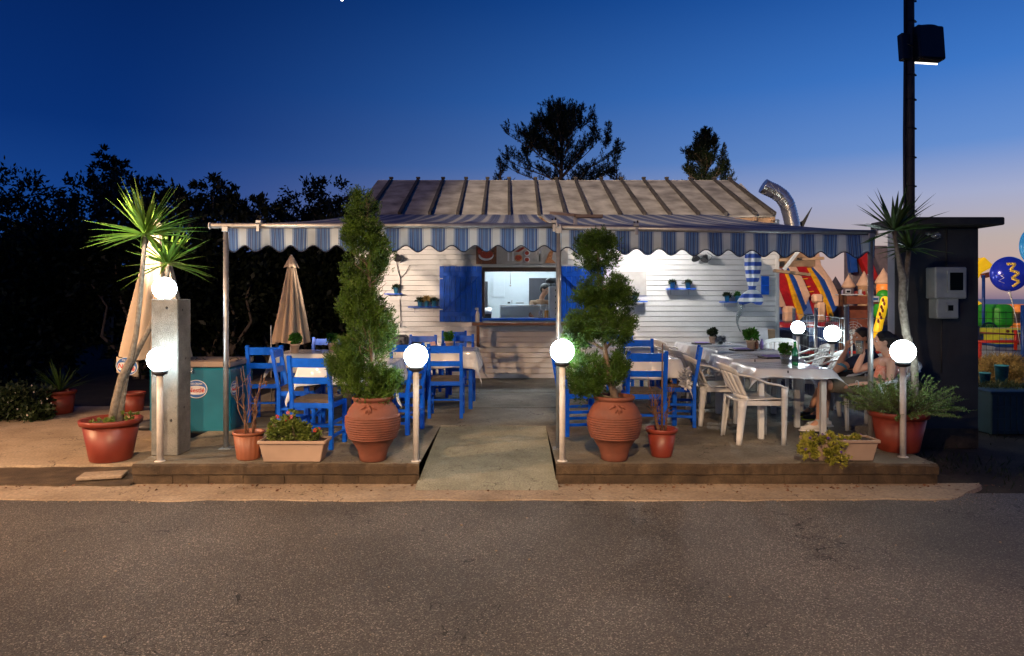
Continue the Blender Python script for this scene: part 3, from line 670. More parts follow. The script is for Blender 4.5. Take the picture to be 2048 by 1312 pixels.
# counter things seen through the window
def KP(px, py, Y): v = at(px, py, Y); return v
b = MB(); b.box((xx(1044, 12.7), 12.7, zz(640, 12.7)-.02), (1.25, .5, .04)); tag(b.build('worktop', 'steel'), 'steel kitchen worktop behind the serving window', 'worktop')
t = thing('display_case', 'glass display case on the kitchen worktop', 'display case', (xx(1050, 12.85), 12.85, zz(638, 12.7)))
w = .95; hh = .25
b = MB(); b.box((0, 0, hh), (w, .3, .02)); b.build('top', 'steel', t)
b = MB(); b.box((0, 0, .015), (w, .3, .03)); b.build('base', 'steel', t)
b = MB(); b.box((0, .14, hh/2), (w-.02, .01, hh-.04)); b.build('back_panel', 'room_white', t)
for s in (-1, 1):
    b = MB(); b.box((s*(w/2-.012), -.13, hh/2), (.02, .02, hh-.03)); b.build('post', 'steel', t)
t = thing('cash_register', 'white and black cash register on the counter', 'cash register', KP(975, 636, 12.42))
b = MB(); b.box((0, 0, .03), (.14, .18, .09), ch=.01); b.build('body', 'black_plastic', t)
b = MB(); b.box((0, 0, .13), (.17, .16, .06), Euler((R(25), 0, 0)).to_quaternion(), ch=.012); b.build('keypad', 'white_plastic', t)
b = MB(); b.lathe([(.02, 0), (.03, .10), (.031, .10)], 14, KP(969, 638, 12.36)); tag(b.build('paper_cup', 'white_plastic'), 'white paper cup by the cash register', 'cup')
t = thing('spray_bottle', 'grey spray bottle standing at the left end of the counter', 'bottle', (xx(955, 12.05), 12.05, zz(644, 12.05)))
b = MB(); b.lathe([(.035, 0), (.037, .02), (.037, .14), (.016, .19), (.016, .21)], 16); b.build('bottle', 'banner_grey', t)
b = MB(); b.box((-.012, 0, .235), (.065, .03, .04), ch=.008); b.build('nozzle', 'white_plastic', t)
for k, (px, m_, lab) in enumerate(((1081, 'clear_glass', 'clear jar dispenser with a pump on the counter'), (1093, 'beer', 'amber sauce dispenser with a pump on the counter'))):
    t = thing('pump_dispenser', lab, 'dispenser', KP(px, 637, 12.45), group='pump dispensers on the counter')
    b = MB(); b.lathe([(.038, 0), (.04, .01), (.04, .13), (.036, .15)], 16); b.build('jar', m_, t)
    b = MB(); b.lathe([(.037, .15), (.037, .165), (.008, .17), (.008, .25)], 12); b.box((-.03, 0, .255), (.09, .02, .015)); b.build('pump', 'steel', t)
t = thing('coffee_machine', 'steel machine with a column of black knobs at the right of the window', 'machine', KP(1107, 636, 12.6))
b = MB(); b.box((0, 0, .29), (.17, .3, .58), ch=.008); b.build('body', 'steel', t)
for k in range(5):
    b = MB(); b.lathe([(.016, 0), (.018, .015), (.012, .025), (.001, .026)], 12); o = b.build('knob', 'black_plastic', t); o.location = (.035, -.15, .07+k*.11); o.rotation_euler = (R(90), 0, 0)
t = thing('fan', 'black bracket fan above the steel machine', 'fan', KP(1101, 562, 12.7))
b = MB(); b.ball((0, 0, 0), (.10, .08, .06), 14, 8); b.box((-.07, 0, .02), (.2, .03, .02)); b.build('housing', 'black_plastic', t)
b = MB(); b.tube([(0, 0, -.04), (.02, 0, -.10)], .015, 8); b.build('stem', 'black_plastic', t)
wallbox('wall_chart', 'pale framed chart on the kitchen back wall', 'chart', 986, 1009, 552, 594, 'room_white', Y=14.74, d=.03)
wallbox('doorway_shade_panel', 'dark flat panel standing in for the unlit doorway behind the kitchen', 'doorway', 1058, 1118, 556, 640, 'stove_dark', Y=14.73, d=.05)  # flat panel, the doorway's darkness is put into its colour
wallbox('kitchen_cupboard', 'dark narrow cupboard at the left of the kitchen', 'cupboard', 966, 975, 563, 640, 'stove_dark', Y=14.6, d=.2)
b = MB(); b.tube([at(1021, 545, 14.7), at(1021, 568, 14.7)], .008, 6); b.ball(at(1021, 571, 14.68), .02, 10, 6); tag(b.build('pull_cord', 'board_grey'), 'pull cord hanging on the kitchen back wall', 'cord')
for k, (px, w, h_, lab) in enumerate(((1018, .05, .03, 'small dark dish on top of the glass case'), (1024, .022, .07, 'small bottle on top of the glass case'), (1040, .15, .03, 'flat metal tray on top of the glass case'))):
    b = MB(); b.box(at(px, 607, 12.85)+Vector((0, 0, h_/2-.0)), (w, .08, h_), ch=.004); tag(b.build(['dish', 'bottle', 'tray'][k], 'stove_dark' if k == 0 else 'steel'), lab, ['dish', 'bottle', 'tray'][k])

# ------------------------------------------------------------------ awnings
AY = 6.48
def barz(x): return 2.283 if x < .44 else 2.268-(x-.44)*.017
def awning(x0, x1, rx0_, rx1_, label, endx0, endx1):
    t = thing('awning', label, 'awning', (0, 0, 0), group='two striped awnings over the terrace')
    def top(u, v):
        xf = x0+(x1-x0)*u; xr = rx0_+(rx1_-rx0_)*u; y = AY+.02+v*(11.95-AY)
        z = barz(xf)+.03+v*(3.06-barz(xf)) - .05*math.sin(PI*v) + .012*math.sin(u*PI*9)*math.sin(PI*v) + .006*math.sin(u*37+v*5)*math.sin(PI*v)
        return (xf+(xr-xf)*v, y, z)
    b = MB(); b.grid(top, 90, 30); b.build('canopy', 'awning_top_cloth', t, solid=.004)
    def val(u, v):
        x = x0+(x1-x0)*u; ph = 2*PI*(x-STR0)/STRP
        L = .192+.030*math.cos(ph); rip = .012*math.sin(x*5.1+1)+.008*math.sin(x*13)
        return (x, AY-.022+rip*v+.018*v*math.cos(ph*.5), barz(x)-.015-L*v)
    b = MB(); b.grid(val, int((x1-x0)/.016), 6); b.build('valance', 'awning_cloth', t, solid=.002)
    b = MB(); n = int((x1-x0)/.016); b.tube([Vector(val(i/n, 1)) for i in range(n+1)], .0048, 6); b.build('piping', 'navy_cloth', t)
    b = MB(); b.tube([(endx0, AY, barz(endx0)+.012), (endx1, AY, barz(endx1)+.012)], .026, 14); b.build('front_bar', 'galvanised', t)
    for xe in (x0+.5, x1-.5):
        b = MB(); b.bar((xe, AY+.05, barz(xe)-.02), (xe*.75+.2, 9.4, 2.45), .05, .035); b.bar((xe*.75+.2, 9.4, 2.45), (xe, 11.95, 2.93), .055, .04); b.ball((xe*.75+.2, 9.4, 2.45), .05, 10, 8); b.build('folding_arm', 'galvanised', t)
    b = MB(); b.box(((rx0_+rx1_)/2, 12.05, 3.0), (rx1_-rx0_, .16, .14), ch=.03); b.build('cassette', 'galvanised', t)
    for xe in (endx0, endx1): b = MB(); b.tube([(xe-.006, AY, barz(xe)+.012), (xe+.006, AY, barz(xe)+.012)], .032, 14); b.build('bar_end_cap', 'white_paint', t)
    return t
awning(xx(458, AY), xx(1117, AY)-.02, WX0, .42, 'left blue and white striped awning over the blue chairs', xx(420, AY), xx(1113, AY))
awning(xx(1120, AY), xx(1748, AY), .5, 3.55, 'right blue and white striped awning over the white tables', xx(1120, AY), xx(1752, AY))
t = thing('awning_arm_bracket', 'long pinkish metal bracket lying on top of the awnings where they meet', 'bracket', at(1150, 433, 7.2))
b = MB(); b.bar((-.20, .5, .10), (.02, -.1, .0), .09, .03); b.box((.14, -.1, -.01), (.28, .06, .035)); b.build('plate', 'freezer_lid', t)
b = MB(); b.box((.0, -.05, -.06), (.04, .05, .1)); b.build('foot', 'galvanised', t)
for px, lab in ((518, 'small clamp on the left end of the awning bar'), (1108, 'clamp on the awning bar at the middle pole'), (1272, 'clamp on the right awning bar above the topiary')):
    t = thing('awning_clamp', lab, 'clamp', (xx(px, AY), AY, barz(xx(px, AY))+.02), group='clamps on the awning bar')
    b = MB(); b.box((0, 0, .03), (.05, .05, .03)); b.box((0, -.03, -.03), (.03, .012, .07)); b.build('clamp_body', 'galvanised', t)
    b = MB(); b.tube([(0.015, 0, .03), (.015, 0, .07)], .008, 8); b.tube([(-.015, 0, .03), (-.015, 0, .06)], .008, 8); b.build('bolt', 'dark_metal', t)
for px, lab in ((452, 'left galvanised awning pole near the teal freezer'), (1117, 'middle galvanised awning pole beside the ramp'), (1741, 'right galvanised awning pole in front of the seated couple')):
    x = xx(px, AY); b = MB(); b.tube([(x, AY, PZ), (x, AY, barz(x)-.01)], .0245, 14)
    t = thing('awning_pole', lab, 'pole', (x, AY, PZ), group='poles holding up the awning')
    b = MB(); b.tube([(0, 0, 0), (0, 0, barz(x)-PZ-.02)], .0245, 14); b.build('tube', 'galvanised', t)
    b = MB(); b.box((0, 0, .004), (.11, .11, .008)); b.build('base_plate', 'galvanised', t)
    b = MB(); b.box((0, 0, barz(x)-PZ-.02), (.06, .06, .05)); b.build('head_clamp', 'galvanised', t)

# ------------------------------------------------------------------ globe lamps
def globe_lamp(x, y, z0, zc, label, short=False, r=.103):
    t = thing('globe_lamp', label, 'lamp', (x, y, z0), group='lit white globe lamps'); h = zc-z0
    if not short:
        b = MB(); b.tube([(0, 0, 0), (0, 0, h-r-.02)], .0265, 16); b.build('post', 'lamp_post_paint', t)
        b = MB(); b.lathe([(.045, 0), (.045, .006), (.03, .01)], 16); b.build('foot', 'lamp_post_paint', t)
    b = MB(); b.lathe([(.03, h-r-.035), (.062, h-r-.02), (.066, h-r+.004), (.05, h-r+.012)], 20); b.build('collar', 'dark_metal', t)
    b = MB(); b.ball((0, 0, h), r, 32, 20); b.build('globe', 'globe_light', t)
globe_lamp(xx(320, 5.97), 5.97, PZ, zz(719, 5.97), 'lit globe lamp on a post in front of the concrete pillar', r=.106)
globe_lamp(xx(832, 5.98), 5.98, PZ, zz(712, 5.98), 'lit globe lamp on a post at the left side of the ramp')
globe_lamp(xx(1124.5, 5.98), 5.98, PZ, zz(702, 5.98), 'lit globe lamp on a post at the right side of the ramp')
globe_lamp(xx(1806, 6.13), 6.13, PZ, zz(703, 6.13), 'lit globe lamp on a post in front of the right yucca pot')
globe_lamp(xx(1596, 10.6), 10.6, PZ, zz(655, 10.6), 'lit globe lamp farthest back near the wire fence', r=.100)
globe_lamp(xx(1664.5, 8.8), 8.8, PZ, zz(667, 8.8), 'lit globe lamp beside the head of the seated man')
globe_lamp(xx(329, 6.30), 6.30, 1.6, zz(577, 6.30), 'lit globe lamp standing on top of the concrete pillar', short=True)
# concrete pillar
b = MB(); b.box((-3.15, 6.31, .89), (.245, .25, 1.42), ch=.008); pil_ = b.build('pillar_mesh', 'pillar_concrete'); pil_.name = 'concrete_pillar'; tag(pil_, 'weathered square concrete pillar at the left corner of the terrace', 'pillar')
for (x, z) in ((.02, 1.52), (.045, 1.08), (-.05, .72), (.06, .50), (-.03, .33)):
    b = MB(); b.lathe([(.009, 0), (.012, .0015), (.001, .002)], 10); o = b.build('tie_hole', 'dark_metal', pil_); o.location = (-3.15+x, 6.1845, z); o.rotation_euler = (R(90), 0, 0)
for (y, z) in ((6.27, 1.50), (6.33, 1.05), (6.30, .6)):
    b = MB(); b.lathe([(.009, 0), (.012, .0015), (.001, .002)], 10); o = b.build('tie_hole', 'dark_metal', pil_); o.location = (-3.0270, y, z); o.rotation_euler = (0, R(90), 0)
# manhole tile
b = MB(); b.box((0, 0, 0), (.36, .20, .03), Euler((0, 0, R(14))).to_quaternion(), ch=.006); o = b.build('loose_tile', 'gutter_concrete'); o.location = (xx(203, 6.0), 6.02, .045); tag(o, 'pale loose concrete tile lying at the left roadside', 'tile')

# ------------------------------------------------------------------ meter kiosk, pole and floodlight
k = thing('meter_kiosk', 'rendered pier, shade put into its front colour, with a thin overhanging concrete slab roof', 'kiosk', (4.67, 7.5, -.03))
b = MB(); b.box((0, .08, 1.2), (.92, .16, 2.42), ch=.01); o = b.build('pier', ['pier_front_shaded', 'pier_side_lit'], k)
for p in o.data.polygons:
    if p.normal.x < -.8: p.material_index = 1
b = MB(); b.tube([(-.33, -.012, .0), (-.33, -.014, 1.2), (-.335, -.012, 2.3)], .010, 8); b.tube([(.10, -.012, 1.95), (.10, -.013, 2.4)], .009, 8); b.build('conduit', 'slab_concrete', k)
b = MB(); b.box((0, -.006, .10), (.90, .012, .22), ch=.004); b.build('plinth_render', 'kerb_concrete', k)
b = MB(); b.box((.04, .1, 2.465), (1.12, .62, .085), ch=.012); b.build('roof_slab', 'slab_concrete', k)
mbx = thing('meter_box', 'pale grey electricity meter box mounted on the dark pier', 'meter box', (xx(1893, 7.4), 7.5, zz(637, 7.4)))
b = MB(); b.box((.0, -.09, .385), (.34, .18, .34), ch=.012); b.build('upper_case', 'meter_box', mbx)
b = MB(); b.box((-.02, -.08, .11), (.235, .16, .22), ch=.012); b.build('lower_case', 'meter_box', mbx)
b = MB(); b.box((.05, -.185, .40), (.19, .012, .24), ch=.004); w_ = b.build('window_frame', 'meter_box', mbx)
b = MB(); b.box((.05, -.192, .40), (.14, .006, .19), ch=.001); b.build('window_pane', 'meter_window', w_)
b = MB(); b.box((0., -.165, .12), (.09, .012, .10), ch=.003); w_ = b.build('small_window_frame', 'meter_box', mbx)
b = MB(); b.box((0., -.172, .115), (.055, .006, .06), ch=.001); b.build('window_pane', 'meter_window', w_)
b = MB(); b.tube([(0, -.02, 0), (-.0, -.015, -.35), (.003, -.012, -.6)], .006, 6); tag(b.build('cable', 'slab_concrete', mbx))
b = MB(); b.ball((0, 0, 0), (.05, .05, .04), 12, 8); b.tube([(-.03, 0, 0), (-.10, .03, .03)], .015, 8); o = b.build('bulkhead_lamp', 'clear_glass'); o.location = at(1872, 471, 7.42); tag(o, 'small unlit glass lamp under the slab roof of the dark pier', 'lamp')
pt = thing('utility_pole', 'tall thin metal pole with a conduit rising behind the dark pier', 'pole', (xx(1820, 8.3), 8.3, -.03))
b = MB(); b.tube([(0, 0, 0), (0, 0, 4.2), (-.012, 0, 7.2)], [.055, .052, .048], 16); b.build('shaft', 'pole_metal', pt)
b = MB(); b.tube([(-.07, -.01, 0), (-.068, -.01, 2.0), (-.075, -.01, 3.6), (-.066, -.01, 4.6), (-.07, -.01, 7.2)], .017, 8); b.build('conduit', 'dark_metal', pt)
for z in (2.7, 3.0, 3.35, 3.7, 4.05, 4.35, 4.7, 5.0, 5.25):
    b = MB(); b.tube([(.058*math.cos(a*PI/8), .058*math.sin(a*PI/8), z) for a in range(16)], .006, 6, closed=True); b.box((.065, 0, z), (.03, .015, .02)); b.build('strap', 'dark_metal', pt)
fl = thing('floodlight', 'black box floodlight clamped near the top of the pole', 'floodlight', at(1853, 88, 8.25))
q = Euler((R(-5), R(0), R(9))).to_quaternion(); b = MB()
b.box((.02, 0, .0), (.36, .14, .42), q, ch=.02); b.ball(q @ Vector((.02, .0, .20)), (.15, .07, .04), 14, 8); b.build('housing', 'black_plastic', fl)
b = MB(); b.box(q @ Vector((.02, .085, -.0)), (.372, .010, .424), q, ch=.003); b.build('lit_glass', 'flood_glow', fl)
b = MB(); b.box((-.25, .03, -.03), (.12, .09, .33), q, ch=.01); b.tube([(-.25, 0, 0), (-.1, 0, -.02)], .015, 8); b.build('control_gear', 'black_plastic', fl)
# exhaust duct
b = MB(); pts = []
C0 = [(1598, 470), (1597, 448), (1592, 425), (1586, 405), (1576, 390), (1562, 380), (1546, 373), (1537, 368)]
for i in range(len(C0)-1):
    for j in range(8):
        t_ = j/8; pts.append(at(C0[i][0]*(1-t_)+C0[i+1][0]*t_-12, C0[i][1]*(1-t_)+C0[i+1][1]*t_+3, 12.9))
b.tube(pts, [.134+.010*(i % 2) for i in range(len(pts))], 20, cap=True); tag(b.build('exhaust_duct', 'duct_metal'), 'bent corrugated silver exhaust duct at the right end of the roof', 'duct')
b = MB(); b.tube([at(1540, 365, 12.7), at(1560, 392, 12.7), at(1556, 402, 12.7), at(1572, 420, 12.7), at(1590, 405, 12.7)], .006, 5); b.tube([at(1556, 375, 12.7), at(1566, 400, 12.75), at(1548, 398, 12.7)], .005, 5)
tag(b.build('wire', 'galvanised'), 'thin tangled tie wire round the silver duct', 'wire')
b = MB(); b.prism([(5.05, 2.8), (5.5, 2.85), (5.72, 3.35), (5.55, 3.1)], 'y', 13.0, 13.03); tag(b.build('metal_fin', 'slab_concrete'), 'dark pointed sheet metal fin beside the duct', 'sheet metal')
# pergola bracket right of the wall
t = thing('timber_bracket', 'white timber bracket and beams at the right end of the wall', 'bracket', (4.6, 11.6, 2.1))
b = MB(); b.bar((.02, 0, -.0), (.28, 0, .33), .05, .05, up=(0, 1, 0)); b.bar((-.1, 0, .36), (.5, 0, .36), .06, .06, up=(0, 1, 0)); b.build('white_brace', 'white_paint', t)
b = MB(); b.bar((.05, .3, .18), (.75, .1, .20), .05, .05, up=(0, 1, 0)); b.bar((.0, .4, .0), (.6, .3, -.08), .05, .12, up=(0, 1, 0)); b.build('rail', 'fascia_wood', t)
b = MB(); b.box((.45, .9, .22), (1.0, .03, .26)); b.build('board', 'fascia_wood', t)
# curtain tied at the waist
def cur(u, v):
    z = 2.45-v*.92
    w = .13 if v < .55 else .13
    prof = [(0, .12), (.3, .13), (.55, .10), (.70, .055), (.74, .05), (.84, .15), (.94, .20), (1.0, .17)]
    for (a, ra), (c, rc) in zip(prof, prof[1:]):
        if a <= v <= c: w = ra+(rc-ra)*(v-a)/(c-a)
    lean = -.02-.08*max(0, v-.5)
    a = 2*PI*u; f = 1+.16*math.sin(a*7)
    return (4.12+lean+w*f*math.cos(a), 11.6+w*.5*f*math.sin(a), z+.03*math.sin(a*2)*v)
b = MB(); b.grid(cur, 72, 50, closeu=True); o = b.build('curtain', 'curtain_cloth'); tag(o, 'blue and white striped curtain tied in a bundle by the wall', 'curtain')
b = MB(); b.tube([at(1478+4*math.sin(i), 600+i*9, 11.9) for i in range(8)], [.04, .06, .03, .05, .03, .02, .015, .01], 6)
tag(b.build('clear_bag', 'clear_glass'), 'crumpled clear plastic strip hanging under the curtain shelf', 'plastic strip')
# unidentified dark item by the wall, built as a cabinet with a hose
t = thing('dark_cabinet', 'dark cabinet with a hose against the wall beside the spiral cypress', 'cabinet', (xx(797, 11.8), 11.8, PZ))
b = MB(); b.box((0, 0, .40), (.30, .3, .80), ch=.03); b.build('body', 'stove_dark', t)
b = MB(); b.tube([(.06, -.16, .70), (.10, -.18, .60), (.03, -.17, .45)], .012, 6); b.build('hose', 'dark_metal', t)

# ------------------------------------------------------------------ furniture
def taverna_chair():
    """front of the chair faces +y; back posts at -y"""
    t = thing('blue_chair', 'x', 'chair'); m = 'blue_paint'; w = .19; d = .18
    b = MB(); b.box((0, 0, .452), (.37, .38, .045), ch=.015); b.build('seat', 'seat_brown', t)
    b = MB()
    for s in (-1, 1): b.bar((s*w, -d, .415), (s*w, d, .415), .028, .05)
    for s in (-1, 1): b.bar((-w, s*d, .415), (w, s*d, .415), .028, .05)
    b.build('seat_frame', m, t)
    for s in (-1, 1):
        b = MB(); b.bar((s*w, -d, 0), (s*w, -d, .46), .040, .040); b.bar((s*w, -d, .455), (s*w*1.0, -d-.075, .89), .040, .036); b.build('rear_leg', m, t)
        b = MB(); b.bar((s*w, d, 0), (s*w, d, .43), .038, .038); b.build('front_leg', m, t)
    for z, y, h in ((.825, -d-.062, .085), (.655, -d-.034, .06)):
        b = MB(); b.grid(lambda u, v: (-w+u*2*w, y-.018*math.sin(u*PI)+(v-.5)*.0-(v-.5)*h*.17, z+(v-.5)*h), 8, 1, smooth=False); b.build('back_slat', m, t, solid=.018)
    b = MB()
    for s in (-1, 1):
        for z in (.12, .25): b.bar((s*w, -d, z), (s*w, d, z), .018, .03)
    for z in (.17,): b.bar((-w, d, z), (w, d, z), .03, .018); b.bar((-w, -d, z+.05), (w, -d, z+.05), .03, .018)
    b.build('stretcher', m, t)
    return t
bc = taverna_chair(); first = [True]
def put_chair(px, py_feet, deg, label, Y=None):
    global bc
    Y = Y or (CH-PZ)*F/(py_feet-HY); loc = (xx(px, Y), Y, PZ); g = 'blue wooden chairs round the terrace tables'
    if first[0]:
        first[0] = False; bc.location = loc; bc.rotation_euler = (0, 0, R(deg)); tag(bc, label, group=g); return
    dup(bc, loc, R(deg), label, g)
put_chair(638, 0, -6, 'nearest blue chair seen from behind, beside the spiral cypress urn', 6.62)
put_chair(541, 0, 4, 'blue chair seen from behind next to the teal freezer', 8.05)
put_chair(600, 0, -84, 'blue chair turned sideways at the left end of the near left table', 7.45)
put_chair(642, 0, 176, 'blue chair on the far side of the near left table, facing out', 9.2)
put_chair(799, 0, 74, 'blue chair turned sideways just right of the spiral cypress', 7.35)
put_chair(893, 0, 1, 'blue chair seen from behind between the left globe post and the doorway', 8.3)
put_chair(815, 0, 8, 'blue chair seen from behind, hidden behind the globe left of the ramp', 8.5)
put_chair(836, 0, 170, 'blue chair on the far side of the table behind the left ramp globe', 9.9)
put_chair(868, 0, 120, 'blue chair turned beside the pink napkins', 10.2)
put_chair(920, 0, 184, 'blue chair facing out behind the plant pot on the second left table', 10.0)
put_chair(906, 0, 180, 'dark blue chair farthest back beside the counter bracket', 11.2)
put_chair(1158, 0, -80, 'blue chair turned sideways beside the globe at the right of the ramp', 7.25)
put_chair(1287, 0, -2, 'nearest blue chair on the right side, seen from behind by the red pot', 7.2)
put_chair(1281, 0, 178, 'blue chair facing out on the far side of the right blue table', 8.9)
put_chair(1240, 0, 172, 'blue chair farthest back behind the pom pom topiary', 10.6)
put_chair(1354, 0, 78, 'blue chair seen side on at the right end of the right blue table', 7.75)
def drape(t_w, t_d, drop, z, seed, flare=.10):
    rg = random.Random(seed); ph = [rg.uniform(0, 6.28) for _ in range(6)]; a, e = t_w/2+.004, t_d/2+.004
    def fn(u, v):
        x = (u-.5)*2*(a+drop); y = (v-.5)*2*(e+drop); ox = max(0, abs(x)-a); oy = max(0, abs(y)-e); sx = math.copysign(1, x); sy = math.copysign(1, y)
        if ox == 0 and oy == 0: return (x, y, z+.0015*math.sin(x*21+ph[0])*math.sin(y*17+ph[1]))
        d = max(ox, oy)+.25*min(ox, oy); k = d/drop
        px = sx*min(abs(x), a)+sx*(flare*k*ox/(ox+oy)*.6+.004); py = sy*min(abs(y), e)+sy*(flare*k*oy/(ox+oy)*.6+.004)
        s = (x if oy > ox else y); rip = .018*k*(math.sin(s*14+ph[2])+.6*math.sin(s*31+ph[3]))
        if oy > ox: py += rip
        else: px += rip
        c = min(ox, oy)/drop
        px += sx*c*.07; py += sy*c*.07
        return (px, py, z-(d+.75*min(ox, oy))*(.97)+.012*math.sin(s*9+ph[4])*k)
    b = MB(); b.grid(fn, 44, 44); return b
def table(x, y, w, d, h, legm, topm, name, label, cat='table', lw=.05, rz=0, group=None):
    t = thing(name, label, cat, (x, y, PZ), rz, group); b = MB(); b.box((0, 0, h-.018), (w, d, .03), ch=.006)
    b.build('tabletop', topm, t); b = MB()
    for s in (-1, 1): b.bar((s*(w/2-.06), -d/2+.06, h-.07), (s*(w/2-.06), d/2-.06, h-.07), .02, .07); b.bar((-w/2+.06, s*(d/2-.06), h-.07), (w/2-.06, s*(d/2-.06), h-.07), .02, .07)
    b.build('apron', legm, t)
    for sx in (-1, 1):
        for sy in (-1, 1): b = MB(); b.box((sx*(w/2-.055), sy*(d/2-.055), (h-.04)/2), (lw, lw, h-.04), ch=.006); b.build('leg', legm, t)
    return t
def cloth(x, y, w, d, h, drop, seed, label, rz=0, flare=.10, group='white cloths under clear plastic on the tables'):
    o = drape(w, d, drop, 0, seed, flare).build('tablecloth', 'cloth_under_plastic', solid=.002); o.location = (x, y, PZ+h+.003); o.rotation_euler = (0, 0, rz)
    tag(o, label, 'tablecloth', group)
def clips(x, y, w, d, h, n=2):
    pass
BT = 'blue tables of the terrace'
for (x, y, w, d, lab, clab, sd) in ((-1.72, 7.42, .95, .72, 'blue table right behind the nearest blue chair and the spiral cypress', 'white cloth behind the nearest blue chair', 1), (-2.42, 8.72, 1.05, .72, 'blue table beside the freezer, behind the chair next to it', 'white cloth on the table to the right of the freezer', 4),
        (-1.02, 9.15, 1.08, .8, 'blue table behind the left ramp globe', 'white cloth with a hanging corner at the left of the ramp', 2), (1.40, 8.0, .95, .8, 'blue table behind the pom pom topiary', 'white cloth on the blue table behind the pom pom topiary', 3), (1.5, 9.9, 1.0, .8, 'farthest blue table near the right wall', 'white cloth on the blue table nearest the right wall', 8)):
    table(x, y, w, d, .745, 'blue_paint', 'blue_paint', 'blue_table', lab, group=BT); cloth(x, y, w, d, .745, .22, sd, clab)
# white plastic furniture
def mono_chair():
    """monobloc arm chair, faces +y"""
    t = thing('plastic_chair', 'x', 'chair'); m = 'white_plastic'
    def seat(u, v):
        x = (u-.5)*2; y = (v-.5)*2; w = .235-.02*y*-1*-1
        return (x*(.235+.012*y), y*.22, .425+.018*x*x+.012*y-.02*max(0, y-.7)**2*8)
    b = MB(); b.grid(seat, 16, 14); b.build('seat', m, t, solid=.012)
    def bk(a, v):      # a: -1..1 around, v 0..1 height
        wd = .21+.05*v; z = .43+.35*v*(1-.14*abs(a)**3); y = -.17-.19*v+.10*a*a*(.5+.5*v); return Vector((a*wd, y, z))
    b = MB()
    b.grid(lambda u, v: bk((u-.5)*2, .80+.20*v), 20, 4); b.grid(lambda u, v: bk((u-.5)*2, .0+.14*v), 20, 2)
    for i in range(7):
        a0 = -1+i*2/7+.012; a1 = -1+(i+1)*2/7-.012
        b.grid(lambda u, v: bk(a0+(a1-a0)*u, .14+.66*v), 2, 8)
    b.build('backrest', m, t, solid=.011)
    for s in (-1, 1):
        def arm(u, v):
            P = [bk(s, .86), Vector((s*.285, -.13, .675)), Vector((s*.30, .03, .61)), Vector((s*.295, .15, .59)), Vector((s*.285, .21, .56))]
            k = min(3.999, u*4); i = int(k); f = k-i; p = P[i].lerp(P[i+1], f); return p+Vector(((v-.5)*.055*(.6+.4*min(1, u*3)), 0, .004-(abs(v-.5)*2)**2*.012))
        b = MB(); b.grid(arm, 20, 4); b.build('armrest', m, t, solid=.012)
        def leg(x0, y0, z0, x1, y1, w0, w1):
            b = MB(); n = 6; a = Vector((x0, y0, z0)); e = Vector((x1, y1, 0)); 
            def f(u, v):
                p = a.lerp(e, v); w = w0+(w1-w0)*v; ang = (u-.5)*PI*1.1+(math.atan2(y0, x0)); return p+Vector((math.cos(ang)*w, math.sin(ang)*w, 0))
            b.grid(f, 8, 6); return b
        leg(s*.275, .20, .57, s*.245, .205, .035, .024).build('front_leg', m, t, solid=.007)
        leg(s*.215, -.18, .43, s*.235, -.225, .042, .024).build('rear_leg', m, t, solid=.007)
    b = MB()
    for s in (-1, 1): b.bar((s*.235, -.18, .405), (s*.25, .2, .405), .012, .045)
    b.bar((-.23, .215, .405), (.23, .215, .405), .012, .045); b.build('apron', m, t)
    return t
wc = mono_chair(); fw = [True]
def put_white(px, Y, deg, label):
    loc = (xx(px, Y), Y, PZ); g = 'white plastic armchairs'
    if fw[0]: fw[0] = False; wc.location = loc; wc.rotation_euler = (0, 0, R(deg)); tag(wc, label, group=g); return wc
    return dup(wc, loc, R(deg), label, g)
put_white(1506, 6.88, -89, 'nearest white plastic chair facing the occupied table')
put_white(1430, 7.85, -92, 'second white plastic chair from the front, tucked at the table row')
put_white(1395, 8.8, -82, 'third white plastic chair along the left of the table row')
put_white(1375, 9.55, -84, 'fourth white plastic chair along the left of the table row')
put_white(1335, 10.3, -100, 'white plastic chair next to the far blue table')
put_white(1350, 10.9, -80, 'white plastic chair farthest back by the white wall')
put_white(1557, 10.9, 150, 'white plastic chair with a round slotted back behind the potted plant')
put_white(1632, 8.55, 75, 'empty white plastic chair beside the middle globe lamp')
put_white(1612, 9.9, 80, 'white plastic chair turned away behind the beer bottle')
put_white(1762, 7.15, 100, 'white plastic chair the woman sits on')
put_white(1738, 8.05, 98, 'white plastic chair the man sits on')
WT = 'white plastic tables in a row'
for (x, y, w, d, h, lab, clab, sd, dr) in ((2.84, 7.24, .74, .74, .715, 'white plastic table with the beer bottle, nearest the couple', 'clear plastic and white cloth under the green beer bottle', 11, .09),
        (2.90, 8.12, .80, .80, .735, 'white plastic table with the purple menu', 'white cloth under the purple menu, second in the row', 12, .18),
        (3.12, 9.30, .86, .80, .735, 'white plastic table with plant and cruet, third in the row', 'white cloth under the plant and the cruet, third in the row', 13, .2),
        (3.05, 10.5, .86, .80, .735, 'white plastic table nearest the white wall', 'white cloth on the table nearest the white wall', 14, .2)):
    table(x, y, w, d, h, 'white_plastic', 'white_plastic', 'white_table', lab, lw=.055, group=WT); cloth(x, y, w, d, h, dr, sd, clab, flare=.13)
